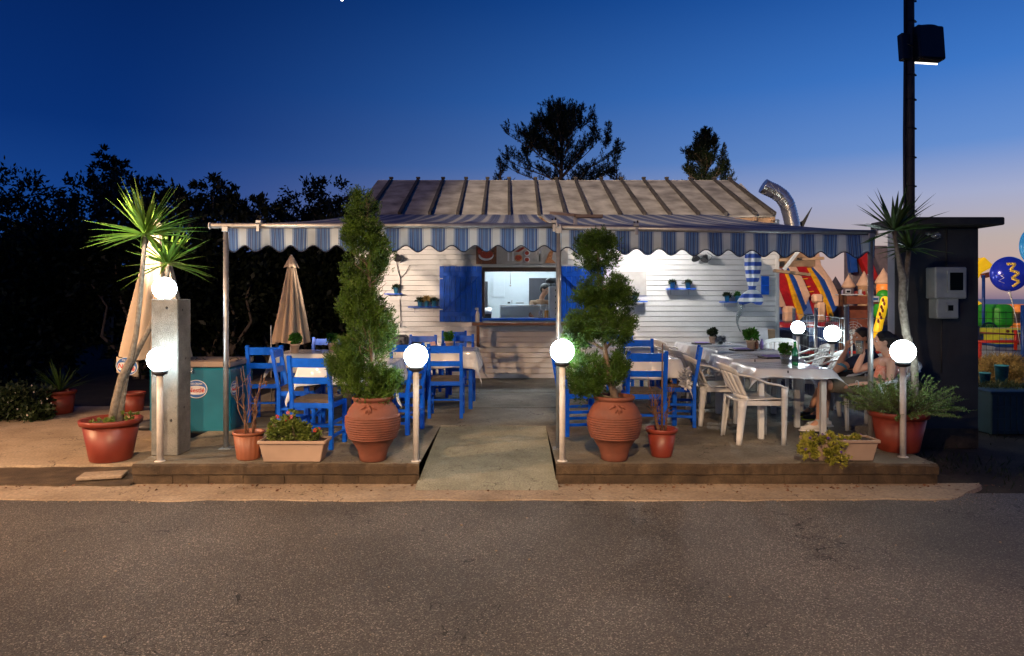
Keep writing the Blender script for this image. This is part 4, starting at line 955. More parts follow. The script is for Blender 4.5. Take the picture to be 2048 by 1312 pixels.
# things on the tables
def pot_plant(x, y, z, s, label, potm='cotta_pot_pale', leaf='basil_leaf', name='potted_plant', n=700, big=1.0):
    t = thing(name, label, 'potted plant', (x, y, z), group='small potted plants on the tables')
    b = MB(); b.lathe([(.038*s, 0), (.052*s, .085*s), (.056*s, .085*s), (.057*s, .105*s), (.05*s, .105*s), (.048*s, .09*s), (.001, .09*s)], 20); b.build('pot', potm, t)
    rg = np.random.default_rng(int(abs(x*100)+abs(y*10))); P, D = clump_cloud(rg, (0, 0, .165*s), (.058*s, .058*s, .055*s), 26, n//26, .02*s, .4)
    b = MB(); b.quads(leaves(rg, P, D, .028*s*big, .018*s*big, .5)); b.build('foliage', leaf, t, recalc=False)
    b = MB()
    for i in range(6): b.tube([(0, 0, .08*s), (.03*s*math.cos(i), .03*s*math.sin(i), .16*s)], .003*s, 5)
    b.build('stem', 'bark', t); return t
tz = PZ+.745+.005; wz = PZ+.735+.005
pot_plant(xx(590, 8.5), 8.5, tz, 1.05, 'basil in a pale pot on the table by the teal freezer'); pot_plant(xx(664, 8.8), 8.8, tz, 1.0, 'green plant on the second row table left of the cypress')
pot_plant(xx(899, 9.1), 9.1, tz, 1.05, 'green plant in a pale pot on the table by the ramp')
pot_plant(xx(1425, 10.5), 10.5, wz, 1.0, 'small leafy plant in a pale pot on the table nearest the white wall', leaf='dark_shrub', big=1.3)
pot_plant(xx(1502, 9.25), 9.25, wz, 1.15, 'leafy plant in a pale pot next to the purple cruet', big=1.5)
pot_plant(xx(1570, 7.35), 7.35, PZ+.72, 1.0, 'leafy plant in a glass jar beside the beer bottle', potm='clear_glass')
t = thing('beer_bottle', 'green glass beer bottle on the occupied table', 'bottle', (xx(1590, 7.2), 7.2, PZ+.72))
b = MB(); b.lathe([(.030, 0), (.032, .006), (.032, .13), (.028, .16), (.014, .20), (.013, .235), (.015, .24), (.015, .252)], 20); b.build('glass', 'green_glass', t)
b = MB(); b.lathe([(.0328, .04), (.0328, .10)], 20); b.build('paper_label', 'crate_teal', t)
b = MB(); b.lathe([(.0162, .20), (.0145, .225), (.0145, .235)], 16); b.build('neck_label', 'infl_green', t)
def menu(x, y, z, rz, label):
    t = thing('menu', label, 'menu', (x, y, z), rz, 'menus lying on the tables'); b = MB(); b.box((0, 0, .010), (.26, .20, .018), Euler((0, 0, 0)).to_quaternion(), ch=.003); b.build('cover', 'black_plastic', t)
    b = MB(); b.box((.01, 0.02, .024), (.2, .12, .006), Euler((R(6), 0, 0)).to_quaternion(), ch=.001); b.build('page', 'purple_print', t)
menu(xx(1545, 7.85), 7.85, wz, .2, 'dark menu with a purple page on the second white table'); menu(xx(1483, 9.0), 9.0, wz, .1, 'dark menu left of the plant on the third white table'); menu(xx(1403, 10.3), 10.3, wz, 0, 'dark menu on the table nearest the white wall')
t = thing('cruet', 'purple and white bottles in a cruet beside the plant', 'cruet', (xx(1519, 9.2), 9.2, wz))
for i, (dx, m_) in enumerate(((-.035, 'photo_dark'), (.03, 'purple_print'))):
    b = MB(); b.lathe([(.022, 0), (.024, .09), (.012, .12), (.013, .14)], 14, (dx, 0, 0)); b.build('bottle', m_, t)
b = MB(); b.box((0, 0, .008), (.14, .08, .014)); b.box((0, .04, .05), (.14, .006, .05)); b.build('tray', 'clear_glass', t)
t = thing('napkin_holder', 'folded pink napkins in a holder on the left table', 'napkins', (xx(866, 9.0), 9.0, tz))
b = MB(); b.prism([(-.07, 0), (.07, 0), (.02, .11), (-.03, .10)], 'y', -.03, .03); b.build('napkins', 'pink_paper', t); b = MB(); b.box((0, -.035, .03), (.14, .004, .06)); b.build('holder', 'steel', t)
b = MB(); rg = np.random.default_rng(4); P, D = clump_cloud(rg, (0, 0, .05), (.06, .05, .04), 12, 18, .02, .2); b.quads(leaves(rg, P, D, .05, .035, .9)); o = b.build('crumpled_foil', 'steel', recalc=False); o.location = (xx(1441, 10.45), 10.45, wz); tag(o, 'crumpled foil heap on the table nearest the white wall', 'foil')
b = MB(); b.box((0, 0, .22), (.22, .04, .30), Euler((R(-12), 0, 0)).to_quaternion(), ch=.004); o = b.build('white_board', 'paper_white'); o.location = (xx(1523, 11.7), 11.7, PZ+.55); tag(o, 'plain white board leaning by the wall behind the plant', 'board')
b = MB(); b.box((0, 0, .45), (.12, .12, .9), ch=.01); o = b.build('wooden_post', 'fascia_wood'); o.location = (xx(1541, 11.8), 11.8, PZ); tag(o, 'short timber post at the right end of the white wall', 'post')
for (px, Y, z, lab) in ((1572+3, 6.835, PZ+.675, 'metal cloth clip on the edge of the occupied table'), (1509, 7.7, wz-.03, 'metal cloth clip on the edge of the second white table')):
    b = MB(); b.box((0, 0, 0), (.012, .008, .06), ch=.002); o = b.build('cloth_clip', 'dark_metal'); o.location = (xx(px, Y), Y-.014, z); tag(o, lab, 'clip', 'metal cloth clips')
b = MB(); rg = np.random.default_rng(14); P, D = clump_cloud(rg, (0, 0, 0), (.03, .03, .13), 14, 10, .02, .2); b.quads(leaves(rg, P, D, .06, .04, .8)); o = b.build('plastic_wrap', 'cloth_under_plastic', recalc=False); o.location = at(1371, 762, 7.5); tag(o, 'crumpled plastic hanging from the side on blue chair', 'plastic wrap')

# ------------------------------------------------------------------ freezer and parasols
fz = thing('ice_cream_freezer', 'teal ice cream chest freezer with a beige lid', 'freezer', (-3.47, 7.55, PZ-.02))
w, d = .87, .66; y0 = -.02
b = MB(); b.box((0, .12, .35), (w, d, .70), ch=.02); b.build('body', 'teal_paint', fz)
b = MB(); b.box((0, .12, .735), (w+.01, d+.01, .06), ch=.008); ld = b.build('lid', 'freezer_lid', fz)
for x in (.02, .40):
    b = MB(); b.tube([(x+.05*math.cos(a*PI/8), .0, .765+.025*math.sin(a*PI/8)) for a in range(9)], .006, 6); b.build('handle', 'dark_metal', ld)
b = MB(); b.box((.03, -.215, .67), (.02, .012, .06)); b.ball((.03, -.225, .66), .012, 8, 6); b.build('latch', 'steel', fz)
def logo(parent, c, s, rotz, name='badge'):
    t = bpy.data.objects.new(name, None); 
    def ell(rx, rz, th, yy=0, zc=0, cut=None):
        b = MB(); b.prism([(rx*math.cos(2*PI*i/40), zc+rz*math.sin(2*PI*i/40)) for i in range(40)], 'y', yy-th, yy); return b
    o = ell(.118*s, .098*s, .002).build(name, 'oval_white', parent); o.location = c; o.rotation_euler = rotz
    ell(.111*s, .091*s, .0012, -.002).build('blue_oval', 'oval_blue', o)
    b = MB(); pl = [(.098*s*max(-1, min(1, math.cos(2*PI*i/40)*1.0)), -.012*s+.048*s*math.copysign(abs(math.sin(2*PI*i/40))**.6, math.sin(2*PI*i/40))) for i in range(40)]
    b.prism(pl, 'y', -.0044, -.0032); b.build('white_panel', 'oval_white', o)
    text('lettering', 'Nestlé', .068*s, 'logo_red', (0, -.0050, -.014*s), o, bold=.0012*s, sx=1.0)
    text('small_lettering', 'ICE CREAM', .026*s, 'oval_white', (0, -.0040, .056*s), o, bold=.0006*s)
    return o
logo(fz, (xx(393, 7.34)+3.47, -.213, zz(778, 7.34)-PZ+.02), 1.0, (0, 0, 0)); logo(fz, (w/2+.003, -.10, .47), .8, (0, 0, R(90)))
# closed parasols
def parasol(x, y, z0, z1, r, ztop_pole, label, seed, folds=11, lean=0):
    t = thing('closed_parasol', label, 'parasol', (x, y, PZ), group='closed beige parasols'); rg = random.Random(seed); ph = rg.uniform(0, 6)
    def f(u, v):
        a = 2*PI*u; z = z1+(z0-z1)*v; rr = (.035+(r-.035)*v**.95)*(1+(.16*math.sin(a*folds+ph+v*1.2)+.07*math.sin(a*5+v*3))*min(1, v*2.5)); return (rr*math.cos(a), rr*math.sin(a)*.8, z-PZ+.02*math.sin(a*3+ph)*v)
    b = MB(); b.grid(f, 110, 26, closeu=True); b.build('canopy', 'beige_canvas', t)
    def g(u, v): a = 2*PI*u; rr = (.02+.085*v**.8)*(1+.14*math.sin(a*8+ph)*v); return (rr*math.cos(a), rr*math.sin(a)*.9, z1+.03-.17*v-PZ-.012*math.cos(a*8)*v)
    b = MB(); b.grid(g, 64, 8, closeu=True); b.build('top_vent', 'beige_canvas', t)
    b = MB(); b.tube([(0, 0, 0), (0, 0, z1-PZ)], .019, 10); b.tube([(0, 0, z1-PZ), (0, 0, z1+.05-PZ)], [.02, .012], 10); b.build('pole', 'white_paint', t)
    b = MB(); b.lathe([(.24, 0), (.24, .05), (.05, .08), (.03, .3)], 20); b.build('base', 'dark_metal', t); return t
parasol(xx(583, 10), 10, zz(686, 10), zz(516, 10), .245, 0, 'closed beige parasol standing behind the blue tables', 3)
up = parasol(xx(314, 7.6), 7.6, zz(712, 7.6), zz(446, 7.6), .345, 0, 'closed cream advertising parasol behind the concrete pillar', 5, folds=9)
b = MB(); b.grid(lambda u, v: (-.30+.24*u, -.26-.02*math.sin(u*9), .80-.17*v-.05*u), 10, 4); fp = b.build('printed_flap', 'beige_canvas', up, solid=.002)
logo(up, (-.17, -.292, .70), 1.0, (0, R(12), 0))
b = MB(); b.tube([(xx(543, 9), 9, PZ), (xx(542, 9), 9, zz(650, 9))], .009, 6); tag(b.build('thin_rod', 'galvanised'), 'thin metal rod standing left of the closed parasol', 'rod')

# ------------------------------------------------------------------ pots and plants
def urn(x, y, label):
    t = thing('terracotta_urn', label, 'urn', (x, y, PZ), group='big ribbed terracotta urns')
    pr = [(.105, 0), (.115, .01), (.122, .05), (.135, .10), (.165, .15), (.195, .20)]
    z = .20
    while z < .405:
        k = (z-.20)/.205; r_ = .195+.040*math.sin(k*PI*.62+.25); pr += [(r_+.007, z+.003), (r_+.010, z+.009), (r_+.004, z+.0145), (r_-.004, z+.0175)]; z += .0205
    pr += [(.222, .425), (.205, .46), (.180, .495), (.163, .515), (.160, .53), (.176, .537), (.182, .548), (.180, .562), (.168, .568), (.155, .562), (.150, .53), (.001, .53)]
    b = MB(); b.lathe(pr, 56); b.build('jar', 'terracotta', t); b = MB()
    for s in (-1, 1):
        b.tube([(s*.015+s*.02*i, -.178-.012*math.sin(i)-.002*i+.014*i*i*.1, .50-.004*i*i) for i in range(5)], [.008, .010, .009, .007, .003], 8)
    for dx, dz in ((-.02, -.05), (.01, -.065), (.03, -.045)): b.tube([(0, -.190, .495), (dx*.7, -.205, .47), (dx, -.213, .495+dz)], [.012, .013, .006], 8)
    b.ball((0, -.187, .495), .018, 10, 8); b.build('relief_ornament', 'terracotta', t)
    b = MB(); b.lathe([(.15, .535), (.08, .545), (.001, .55)], 24); b.build('soil', 'soil', t); return t
urn(xx(744, 5.98), 6.02, 'ribbed terracotta urn holding the spiral cypress'); urn(xx(1230, 6.0), 6.04, 'ribbed terracotta urn holding the pom pom topiary')
def sprays(rng, P, D, n_per, L, lw, sl):
    """each point grows a little flat fan of scale leaves"""
    N = len(P); D = unit(D); S1 = unit(np.cross(D, rng.normal(0, 1, (N, 3)))); out = []
    for k in range(n_per):
        t = (k+.5)/n_per; a = (1 if k % 2 else -1)*.65*(1-t*.5); base = P+D*(L*t*.85); d = unit(D*math.cos(a)+S1*math.sin(a)); out.append(leaves(rng, base, d, sl*(1-.35*t), lw, .12))
    return np.concatenate(out)
cy = thing('spiral_cypress', 'tall spiral trimmed cypress growing in the left urn', 'topiary', (xx(741, 6.02), 6.02, PZ+.54)); rng = np.random.default_rng(21)
zb = PZ+.54
def cxz(px, py, Y=6.02): return xx(px, Y)-xx(741, 6.02), zz(py, Y)-zb
# outline of the crown as rows: py, left px, right px
rows = [(368, 712, 730), (385, 700, 745), (410, 694, 764), (440, 692, 772), (462, 688, 762), (480, 690, 778), (505, 688, 783), (530, 682, 772), (550, 684, 766), (572, 694, 780), (595, 680, 776), (612, 672, 778), (632, 682, 788), (650, 690, 794), (668, 684, 792), (690, 666, 786), (712, 654, 784), (732, 656, 798), (752, 668, 808), (770, 676, 800), (788, 684, 778), (803, 712, 768)]
ry = np.array([r[0] for r in rows]); rl_ = np.array([r[1] for r in rows]); rr__ = np.array([r[2] for r in rows]); Ps = []; Ds = []
for i in range(1150):
    py = rng.uniform(376, 800); l = np.interp(py, ry, rl_); r_ = np.interp(py, ry, rr__); 
    if rng.uniform(0, 1) > (r_-l)/100: continue
    a = rng.uniform(0, 2*PI)
    if math.cos(a-2*PI*(py-500)/138) < -.30 and rng.uniform(0, 1) < .86: continue
    q = rng.uniform(.35, 1)**.5; hw = (r_-l)/2*.00441*1.10; Lp = rng.uniform(.09, .19)*(.55+.45*hw/.28)
    tip = np.array([((l+r_)/2-741)*.00441+math.cos(a)*hw*q*rng.uniform(.9, 1.08), math.sin(a)*min(hw, .26)*q, CH-(py-HY)/F*6.02-zb])
    d = unit(np.array([math.cos(a)*.75, math.sin(a)*.75, rng.uniform(.35, 1.3)])); n = int(34*Lp/.14); t = rng.uniform(0, 1, (n, 1))
    P = tip-d*Lp*t+rng.normal(0, 1, (n, 3))*(.010+.030*t); Ps.append(P); Ds.append(np.tile(d, (n, 1))+rng.normal(0, .45, (n, 3)))
P = np.concatenate(Ps); D = np.concatenate(Ds)
b = MB(); b.quads(sprays(rng, P-unit(D)*.02, D, 7, .050, .0060, .021)); b.build('foliage', 'cypress_leaf', cy, recalc=False)
b = MB(); b.tube([(.0, 0, 0), (.02, .01, .3), (-.02, 0, .8), (.0, .01, 1.3), (-.04, 0, 1.8)], [.026, .022, .017, .012, .005], 8); r_ = random.Random(3)
for i in range(46):
    z = .08+i*.037; px_ = np.interp(z, [0, 1.8], [0, -.03]); a = r_.uniform(0, 6.28); L = np.interp(z, [0, .3, .9, 1.5, 1.85], [.22, .25, .18, .14, .05]); limb(b, (px_, 0, z), (px_+L*math.cos(a), L*.8*math.sin(a), z+L*.7), .006, .002, r_, .1, 3, 5)
b.build('trunk', 'bark', cy)
tp = thing('pompom_topiary', 'cloud trimmed juniper topiary with several green pads in the right urn', 'topiary', (xx(1226, 6.04), 6.04, PZ+.54)); rng = np.random.default_rng(22)
def tx(px, py, dy=0): return Vector((xx(px, 6.04)-xx(1226, 6.04), dy, zz(py, 6.04)-zb))
pads = [((1196, 500), 46, 42), ((1188, 488), 34, 24), ((1208, 575), 52, 30), ((1180, 590), 34, 26), ((1232, 598), 34, 30), ((1166, 650), 38, 38), ((1205, 642), 44, 34), ((1242, 655), 30, 36), ((1150, 668), 24, 20), ((1172, 742), 44, 36), ((1170, 770), 34, 26), ((1216, 745), 40, 26), ((1240, 725), 24, 26), ((1158, 675), 26, 24)]
V = []
for i, ((px, py), rx, rz_) in enumerate(pads):
    c = np.array(tx(px, py, rng.uniform(-.04, .04))); k = .00442; r3 = np.array((rx*k, min(rx, 46)*k*.85, rz_*k))
    for j in range(int(rx*rz_/11)):
        d0 = unit(rng.normal(0, 1, 3)); q = rng.uniform(.45, 1.0)**.6; tip = c+d0*r3*q*rng.uniform(.95, 1.25); d = unit(d0*.8+np.array([0, 0, rng.uniform(.2, 1.0)])); Lp = rng.uniform(.05, .10); n = 19; t = rng.uniform(0, 1, (n, 1))
        P = tip-d*Lp*t+rng.normal(0, 1, (n, 3))*(.007+.018*t); V.append(sprays(rng, P, np.tile(d, (n, 1))+rng.normal(0, .4, (n, 3)), 6, .036, .0058, .018))
b = MB(); b.quads(np.concatenate(V)); b.build('foliage', 'juniper_leaf', tp, recalc=False)
b = MB(); r_ = random.Random(8); tr = [tx(1232, 805), tx(1226, 780), tx(1215, 740), tx(1210, 700), tx(1206, 655), tx(1200, 610), tx(1196, 560), tx(1197, 505)]
b.tube(tr, [.035, .034, .028, .022, .018, .015, .013, .007], 10)
for (px, py), rx, rz_ in pads:
    j = min(range(len(tr)), key=lambda q: abs(tr[q].z-(tx(px, py).z-.12))); e = tx(px, py); limb(b, tr[j], e, .013, .004, r_, .1, 4, 6)
    for q in range(4): limb(b, tr[j].lerp(e, .6), e+Vector((r_.uniform(-.12, .12), r_.uniform(-.1, .1), r_.uniform(-.02, .1))), .005, .0015, r_, .1, 3, 5)
b.build('trunk', 'bark', tp)

def round_pot(x, y, z, r0, r1, h, label, m, name='flower_pot', flute=0, rim=.03, group=None):
    t = thing(name, label, 'flower pot', (x, y, z), group=group); b = MB()
    b.lathe([(r0*.96, 0), (r0, .01), (r1*.94, h-rim-.004)], 48, flute=flute, fn=16); b.lathe([(r1*.94, h-rim-.006), (r1*1.03, h-rim), (r1*1.06, h-.008), (r1*1.03, h), (r1*.94, h-.002), (r1*.9, h-.03), (r1*.86, h-.05)], 48); b.build('pot', m, t)
    b = MB(); b.lathe([(r1*.88, h-.045), (r1*.4, h-.035), (.001, h-.03)], 24); b.build('soil', 'soil', t); return t
# left yucca
def yucca_head(rng, c, L, n, wd, up=.15, droop=.18, seed=0):
    b = MB(); c = Vector(c)
    for i in range(n):
        a = rng.uniform(0, 2*PI); el = math.asin(max(-.55, min(.99, rng.uniform(-.42, 1.0)**1 if rng.uniform(0, 1) < .9 else rng.uniform(.6, 1)))); 
        d = Vector((math.cos(a)*math.cos(el), math.sin(a)*math.cos(el), math.sin(el)+up*.3)).normalized(); s = d.cross(Vector((0, 0, 1))); s = s.normalized() if s.length > .05 else Vector((1, 0, 0)); nn = s.cross(d)
        l = L*rng.uniform(.72, 1.08); k = 7; dr = droop*rng.uniform(.1, 1)*(1-abs(d.z)*.6); vs = []
        for j in range(k+1):
            t = j/k; w = wd*(.55+.9*t if t < .35 else (.865)*(1-((t-.35)/.65)**1.6))*rng.uniform(.97, 1.03); w = max(w, .0006); p = c+d*(l*t+.02)-Vector((0, 0, 1))*(dr*l*t*t)
            vs += [p+s*w*.5+nn*w*.22, p-nn*w*.05, p-s*w*.5+nn*w*.22]
        fs = []
        for j in range(k): q = j*3; fs += [(q, q+1, q+4, q+3), (q+1, q+2, q+5, q+4)]
        b.add(vs, fs, True)
    return b
round_pot(xx(226, 6.65), 6.62, .045, .185, .262, .40, 'big reddish pot holding the left yucca', 'red_plastic_pot', name='plant_pot', rim=.05)
rs = random.Random(31); X0 = xx(226, 6.6)
yl = thing('yucca', 'two headed yucca lit bright green beside the concrete pillar', 'yucca', (X0, 6.62, .40))
def yp(px, py, dy=0): v = at(px, py, 6.62+dy); return Vector((v.x-X0, dy, v.z-.40))
b = MB(); b.tube([yp(226, 842), yp(232, 800), yp(243, 755), yp(262, 715), yp(272, 670), yp(279, 610), yp(284, 550), yp(288, 500), yp(290, 474)], [.045, .037, .034, .029, .025, .023, .021, .020, .024], 12)
b.tube([yp(238, 842, .02), yp(243, 800, .04), yp(252, 750, .08), yp(276, 700, .16), yp(300, 655, .25), yp(322, 600, .3), yp(333, 560, .3), yp(335, 532, .3)], [.04, .034, .03, .026, .024, .023, .024, .028], 12); b.build('trunk', 'yucca_bark', yl)
yucca_head(rs, yp(290, 470), .57, 68, .046).build('leaf_rosette', 'yucca_leaf', yl); yucca_head(rs, yp(335, 528, .3), .50, 52, .042).build('leaf_rosette', 'yucca_leaf', yl)
def leafy(name, label, cat, loc, blobs, leafm, L, Wd, seed, sub=None, flowers=None, spread=.6, stems=True, group=None, kind=None):
    t = thing(name, label, cat, loc, group=group); rg = np.random.default_rng(seed); b = MB()
    for c, r_, n in blobs: P, D = clump_cloud(rg, c, r_, max(6, n//30), 30, min(r_)*.35, .25); b.quads(leaves(rg, P, D, L, Wd, spread))
    b.build('foliage', leafm, t, recalc=False)
    if flowers:
        for m_, n, s in flowers:
            for _ in range(n):
                b = MB(); c, r_, _n = blobs[rg.integers(len(blobs))]; d = unit(rg.normal(0, 1, 3)); d[2] = abs(d[2]); p = Vector(np.array(c)+d*np.array(r_)*1.0)
                for q in range(5): a = q*1.257+rg.uniform(0, .5); b.ball(p+Vector((math.cos(a)*s*.6, -.2*s, math.sin(a)*s*.6)), (s*.5, s*.25, s*.5), 6, 4)
                b.build('flower', m_, t)
    if stems:
        b = MB(); r_ = random.Random(seed)
        for c, rr_, _n in blobs:
            for q in range(5): limb(b, (c[0]*.5, c[1]*.5, 0), (c[0]+r_.uniform(-1, 1)*rr_[0]*.7, c[1]+r_.uniform(-1, 1)*rr_[1]*.7, c[2]+rr_[2]*.5), .005, .002, r_, .1, 3, 5)
        b.build('stems', 'bark', t)
    return t
leafy('groundcover_plant', 'low green weeds in the left yucca pot', 'plant', (X0, 6.62, .40), [((.08, -.05, .04), (.16, .12, .045), 360), ((-.06, -.12, .03), (.1, .07, .03), 150), ((.15, 0, .05), (.10, .1, .04), 200)], 'geranium_leaf', .03, .012, 5, stems=False)
# fluted pot with dried plant
px_ = xx(495, 6.05); round_pot(px_, 6.08, PZ, .098, .132, .245, 'fluted terracotta coloured pot holding the dried plant', 'brown_plastic_pot', flute=.035, rim=.022)
def dry_plant(x, y, z, h, label, seed, m='dry_stem', n=11, heads=14, sp=.5):
    t = thing('dried_plant', label, 'dried plant', (x, y, z)); b = MB(); r_ = random.Random(seed); tips = []
    for i in range(n):
        a = r_.uniform(0, 6.28); L = h*r_.uniform(.5, 1.0); e = Vector((math.cos(a)*sp*.4*L, math.sin(a)*.2*L, L)); pts = limb(b, (math.cos(a)*.03, math.sin(a)*.03, 0), e, .0055, .0022, r_, .06, 5, 5); tips.append(e)
        for q in range(3): s_ = pts[r_.randint(2, 4)]; e2 = s_+Vector((r_.uniform(-.10, .10), r_.uniform(-.05, .05), r_.uniform(.04, .14))); limb(b, s_, e2, .003, .0012, r_, .1, 3, 4); tips.append(e2)
    b.build('stems', m, t)
    for i in range(heads):
        b = MB(); e = r_.choice(tips)
        for q in range(7): b.ball(e+Vector((r_.uniform(-.02, .02), r_.uniform(-.02, .02), r_.uniform(-.03, .03))), (.008, .007, .010), 6, 4)
        b.build('dry_head', 'dry_stem', t); return t
dry_plant(px_, 6.08, PZ+.20, .62, 'dried branching plant in the fluted pot', 5)
# beige planter trough with geraniums
def trough(x, y, w, h, label, d=.22):
    t = thing('planter_trough', label, 'planter', (x, y, PZ), group='beige planter troughs'); b = MB()
    b.box((0, 0, h/2-.01), (w*.86, d*.80, h-.03), ch=.006); o = b.build('trough', 'beige_plastic', t)
    for v in o.data.vertices:
        if v.co.z > h*.6: v.co.x *= 1.13; v.co.y *= 1.18
    b = MB()
    for s in (-1, 1): b.box((0, s*d*.49, h-.012), (w*1.02, .022, .026)); b.box((s*w*.50, 0, h-.012), (.022, d*.94, .026))
    b.build('rim', 'beige_plastic', t); b = MB(); b.box((0, 0, h-.02), (w*.95, d*.9, .012)); b.build('soil', 'soil', t); return t
x = xx(588, 5.98); trough(x, 6.01, .575, .19, 'beige planter trough with geraniums between the pots'); 
leafy('geranium', 'leafy geraniums with red and pink flowers in the beige trough', 'flowering plant', (x, 6.01, PZ+.17), [((-.12, 0, .10), (.11, .08, .12), 1300), ((.0, 0, .09), (.13, .09, .10), 1200), ((.12, 0, .06), (.11, .08, .075), 900), ((-.04, 0, .20), (.05, .05, .07), 350)], 'geranium_leaf', .026, .020, 6, flowers=[('red_flower', 6, .018), ('pink_flower', 5, .016)], spread=.8)
x = xx(1686, 5.98); trough(x, 6.05, .60, .19, 'beige planter trough with trailing petunias on the right')
leafy('petunia', 'trailing petunias spilling over the right trough', 'flowering plant', (x, 6.05, PZ+.17), [((-.24, -.09, .03), (.13, .07, .06), 1000), ((-.34, -.15, -.05), (.10, .05, .10), 1100), ((-.10, -.15, -.08), (.10, .05, .15), 1300), ((-.12, -.08, .03), (.12, .06, .05), 800), ((.06, 0, .02), (.12, .07, .03), 260), ((.16, 0, .02), (.05, .05, .03), 160)], 'petunia_leaf', .024, .016, 7, flowers=[('purple_flower', 11, .013), ('yellow_flower', 6, .010)], spread=.9)
x = xx(1327, 6.1); round_pot(x, 6.18, PZ, .092, .137, .255, 'round red plastic pot with bare stalks', 'red_plastic_pot', rim=.035)
dry_plant(x, 6.18, PZ+.2, .50, 'bare brown stalks in the round red pot', 9, n=12, heads=3, sp=.55)
b = MB(); b.tube([(x, 6.16, PZ+.2), (x+.005, 6.17, PZ+1.02)], [.012, .004], 6); tag(b.build('plant_stake', 'dry_stem'), 'thin tall cane standing in the round red pot', 'cane')
# right yucca with bushy rosemary
Xr = xx(1804, 6.36); round_pot(Xr, 6.42, PZ, .175, .25, .37, 'big red pot holding the right yucca and grey green bush', 'red_plastic_pot', name='plant_pot', rim=.05)
yr = thing('yucca', 'tall yucca, heads coloured dim as in shade, in front of the dark pier', 'yucca', (Xr, 6.42, PZ+.33))
def yq(px, py, dy=0): v = at(px, py, 6.42+dy); return Vector((v.x-Xr, dy, v.z-PZ-.33))
b = MB(); b.tube([yq(1829, 835), yq(1830, 770), yq(1828, 720), yq(1812, 665), yq(1805, 610), yq(1806, 560), yq(1798, 520), yq(1790, 480), yq(1788, 462)], [.035, .034, .034, .036, .037, .034, .022, .017, .02], 12)
b.tube([yq(1809, 600, .02), yq(1812, 560, .06), yq(1816, 520, .1), yq(1818, 500, .12)], [.028, .024, .022, .02], 10); b.build('trunk', 'yucca_bark', yr)
yucca_head(rs, yq(1788, 462), .46, 46, .040, droop=.12).build('leaf_rosette', 'yucca_leaf_shaded', yr); yucca_head(rs, yq(1820, 498, .12), .33, 40, .034).build('leaf_rosette', 'yucca_leaf_shaded', yr)
rb = thing('rosemary_bush', 'wispy grey green bush filling the right yucca pot', 'bush', (Xr, 6.42, PZ+.33)); rg = np.random.default_rng(12); r_ = random.Random(12); sb = MB(); Pl = []; Dl = []
for i in range(260):
    a = r_.uniform(0, 6.28); el = r_.uniform(.10, 1.35); L = r_.uniform(.28, .52)*(1.1 if math.cos(a) > .2 else .95); d = Vector((math.cos(a)*math.cos(el), math.sin(a)*math.cos(el)*.75, math.sin(el)*.80)); p0 = Vector((math.cos(a)*.1, math.sin(a)*.1, 0)); e = p0+d*L+Vector((0, 0, -.04*r_.random()))
    sb.tube([p0, p0.lerp(e, .5)+Vector((0, 0, .02)), e], [.003, .002, .001], 4); m_ = p0.lerp(e, .5)+Vector((0, 0, .02))
    for q in range(70):
        t_ = r_.uniform(.15, 1)**.7; Pl.append(p0.lerp(e, t_)+Vector((0, 0, .02*math.sin(t_*PI)))); Dl.append(d+Vector((r_.gauss(0, .6), r_.gauss(0, .6), r_.gauss(0, .6))))
b = MB(); b.quads(leaves(rg, np.array(Pl), np.array(Dl), .024, .006, .2)); b.build('foliage', 'bush_leaf', rb, recalc=False); sb.build('stems', 'bark', rb)
# left background plants
round_pot(xx(120, 9.3), 9.3, .045, .155, .19, .31, 'red pot with a spiky plant in the dark at the left', 'red_plastic_pot', name='plant_pot', rim=.04)
t = thing('spiky_plant', 'dim spiky plant in the red pot at the far left', 'plant', (xx(120, 9.3), 9.3, .34)); yucca_head(rs, (0, 0, 0), .50, 40, .028, up=.6).build('leaf_rosette', 'yucca_leaf_shaded', t)
round_pot(xx(258, 9.4), 9.5, .045, .13, .16, .26, 'small red pot half hidden behind the yucca trunk', 'red_plastic_pot', rim=.03)
leafy('flowering_shrub', 'low dark shrub with small pale flowers at the left edge', 'shrub', (xx(40, 8.9), 8.9, .02), [((-.5, 0, .2), (.4, .3, .22), 2400), ((0, 0, .22), (.35, .3, .24), 2400), ((.28, -.1, .12), (.2, .25, .14), 900), ((-1.0, .1, .25), (.4, .3, .25), 1500)], 'dark_shrub', .06, .035, 17, flowers=[('white_flower', 30, .012)], spread=.8)

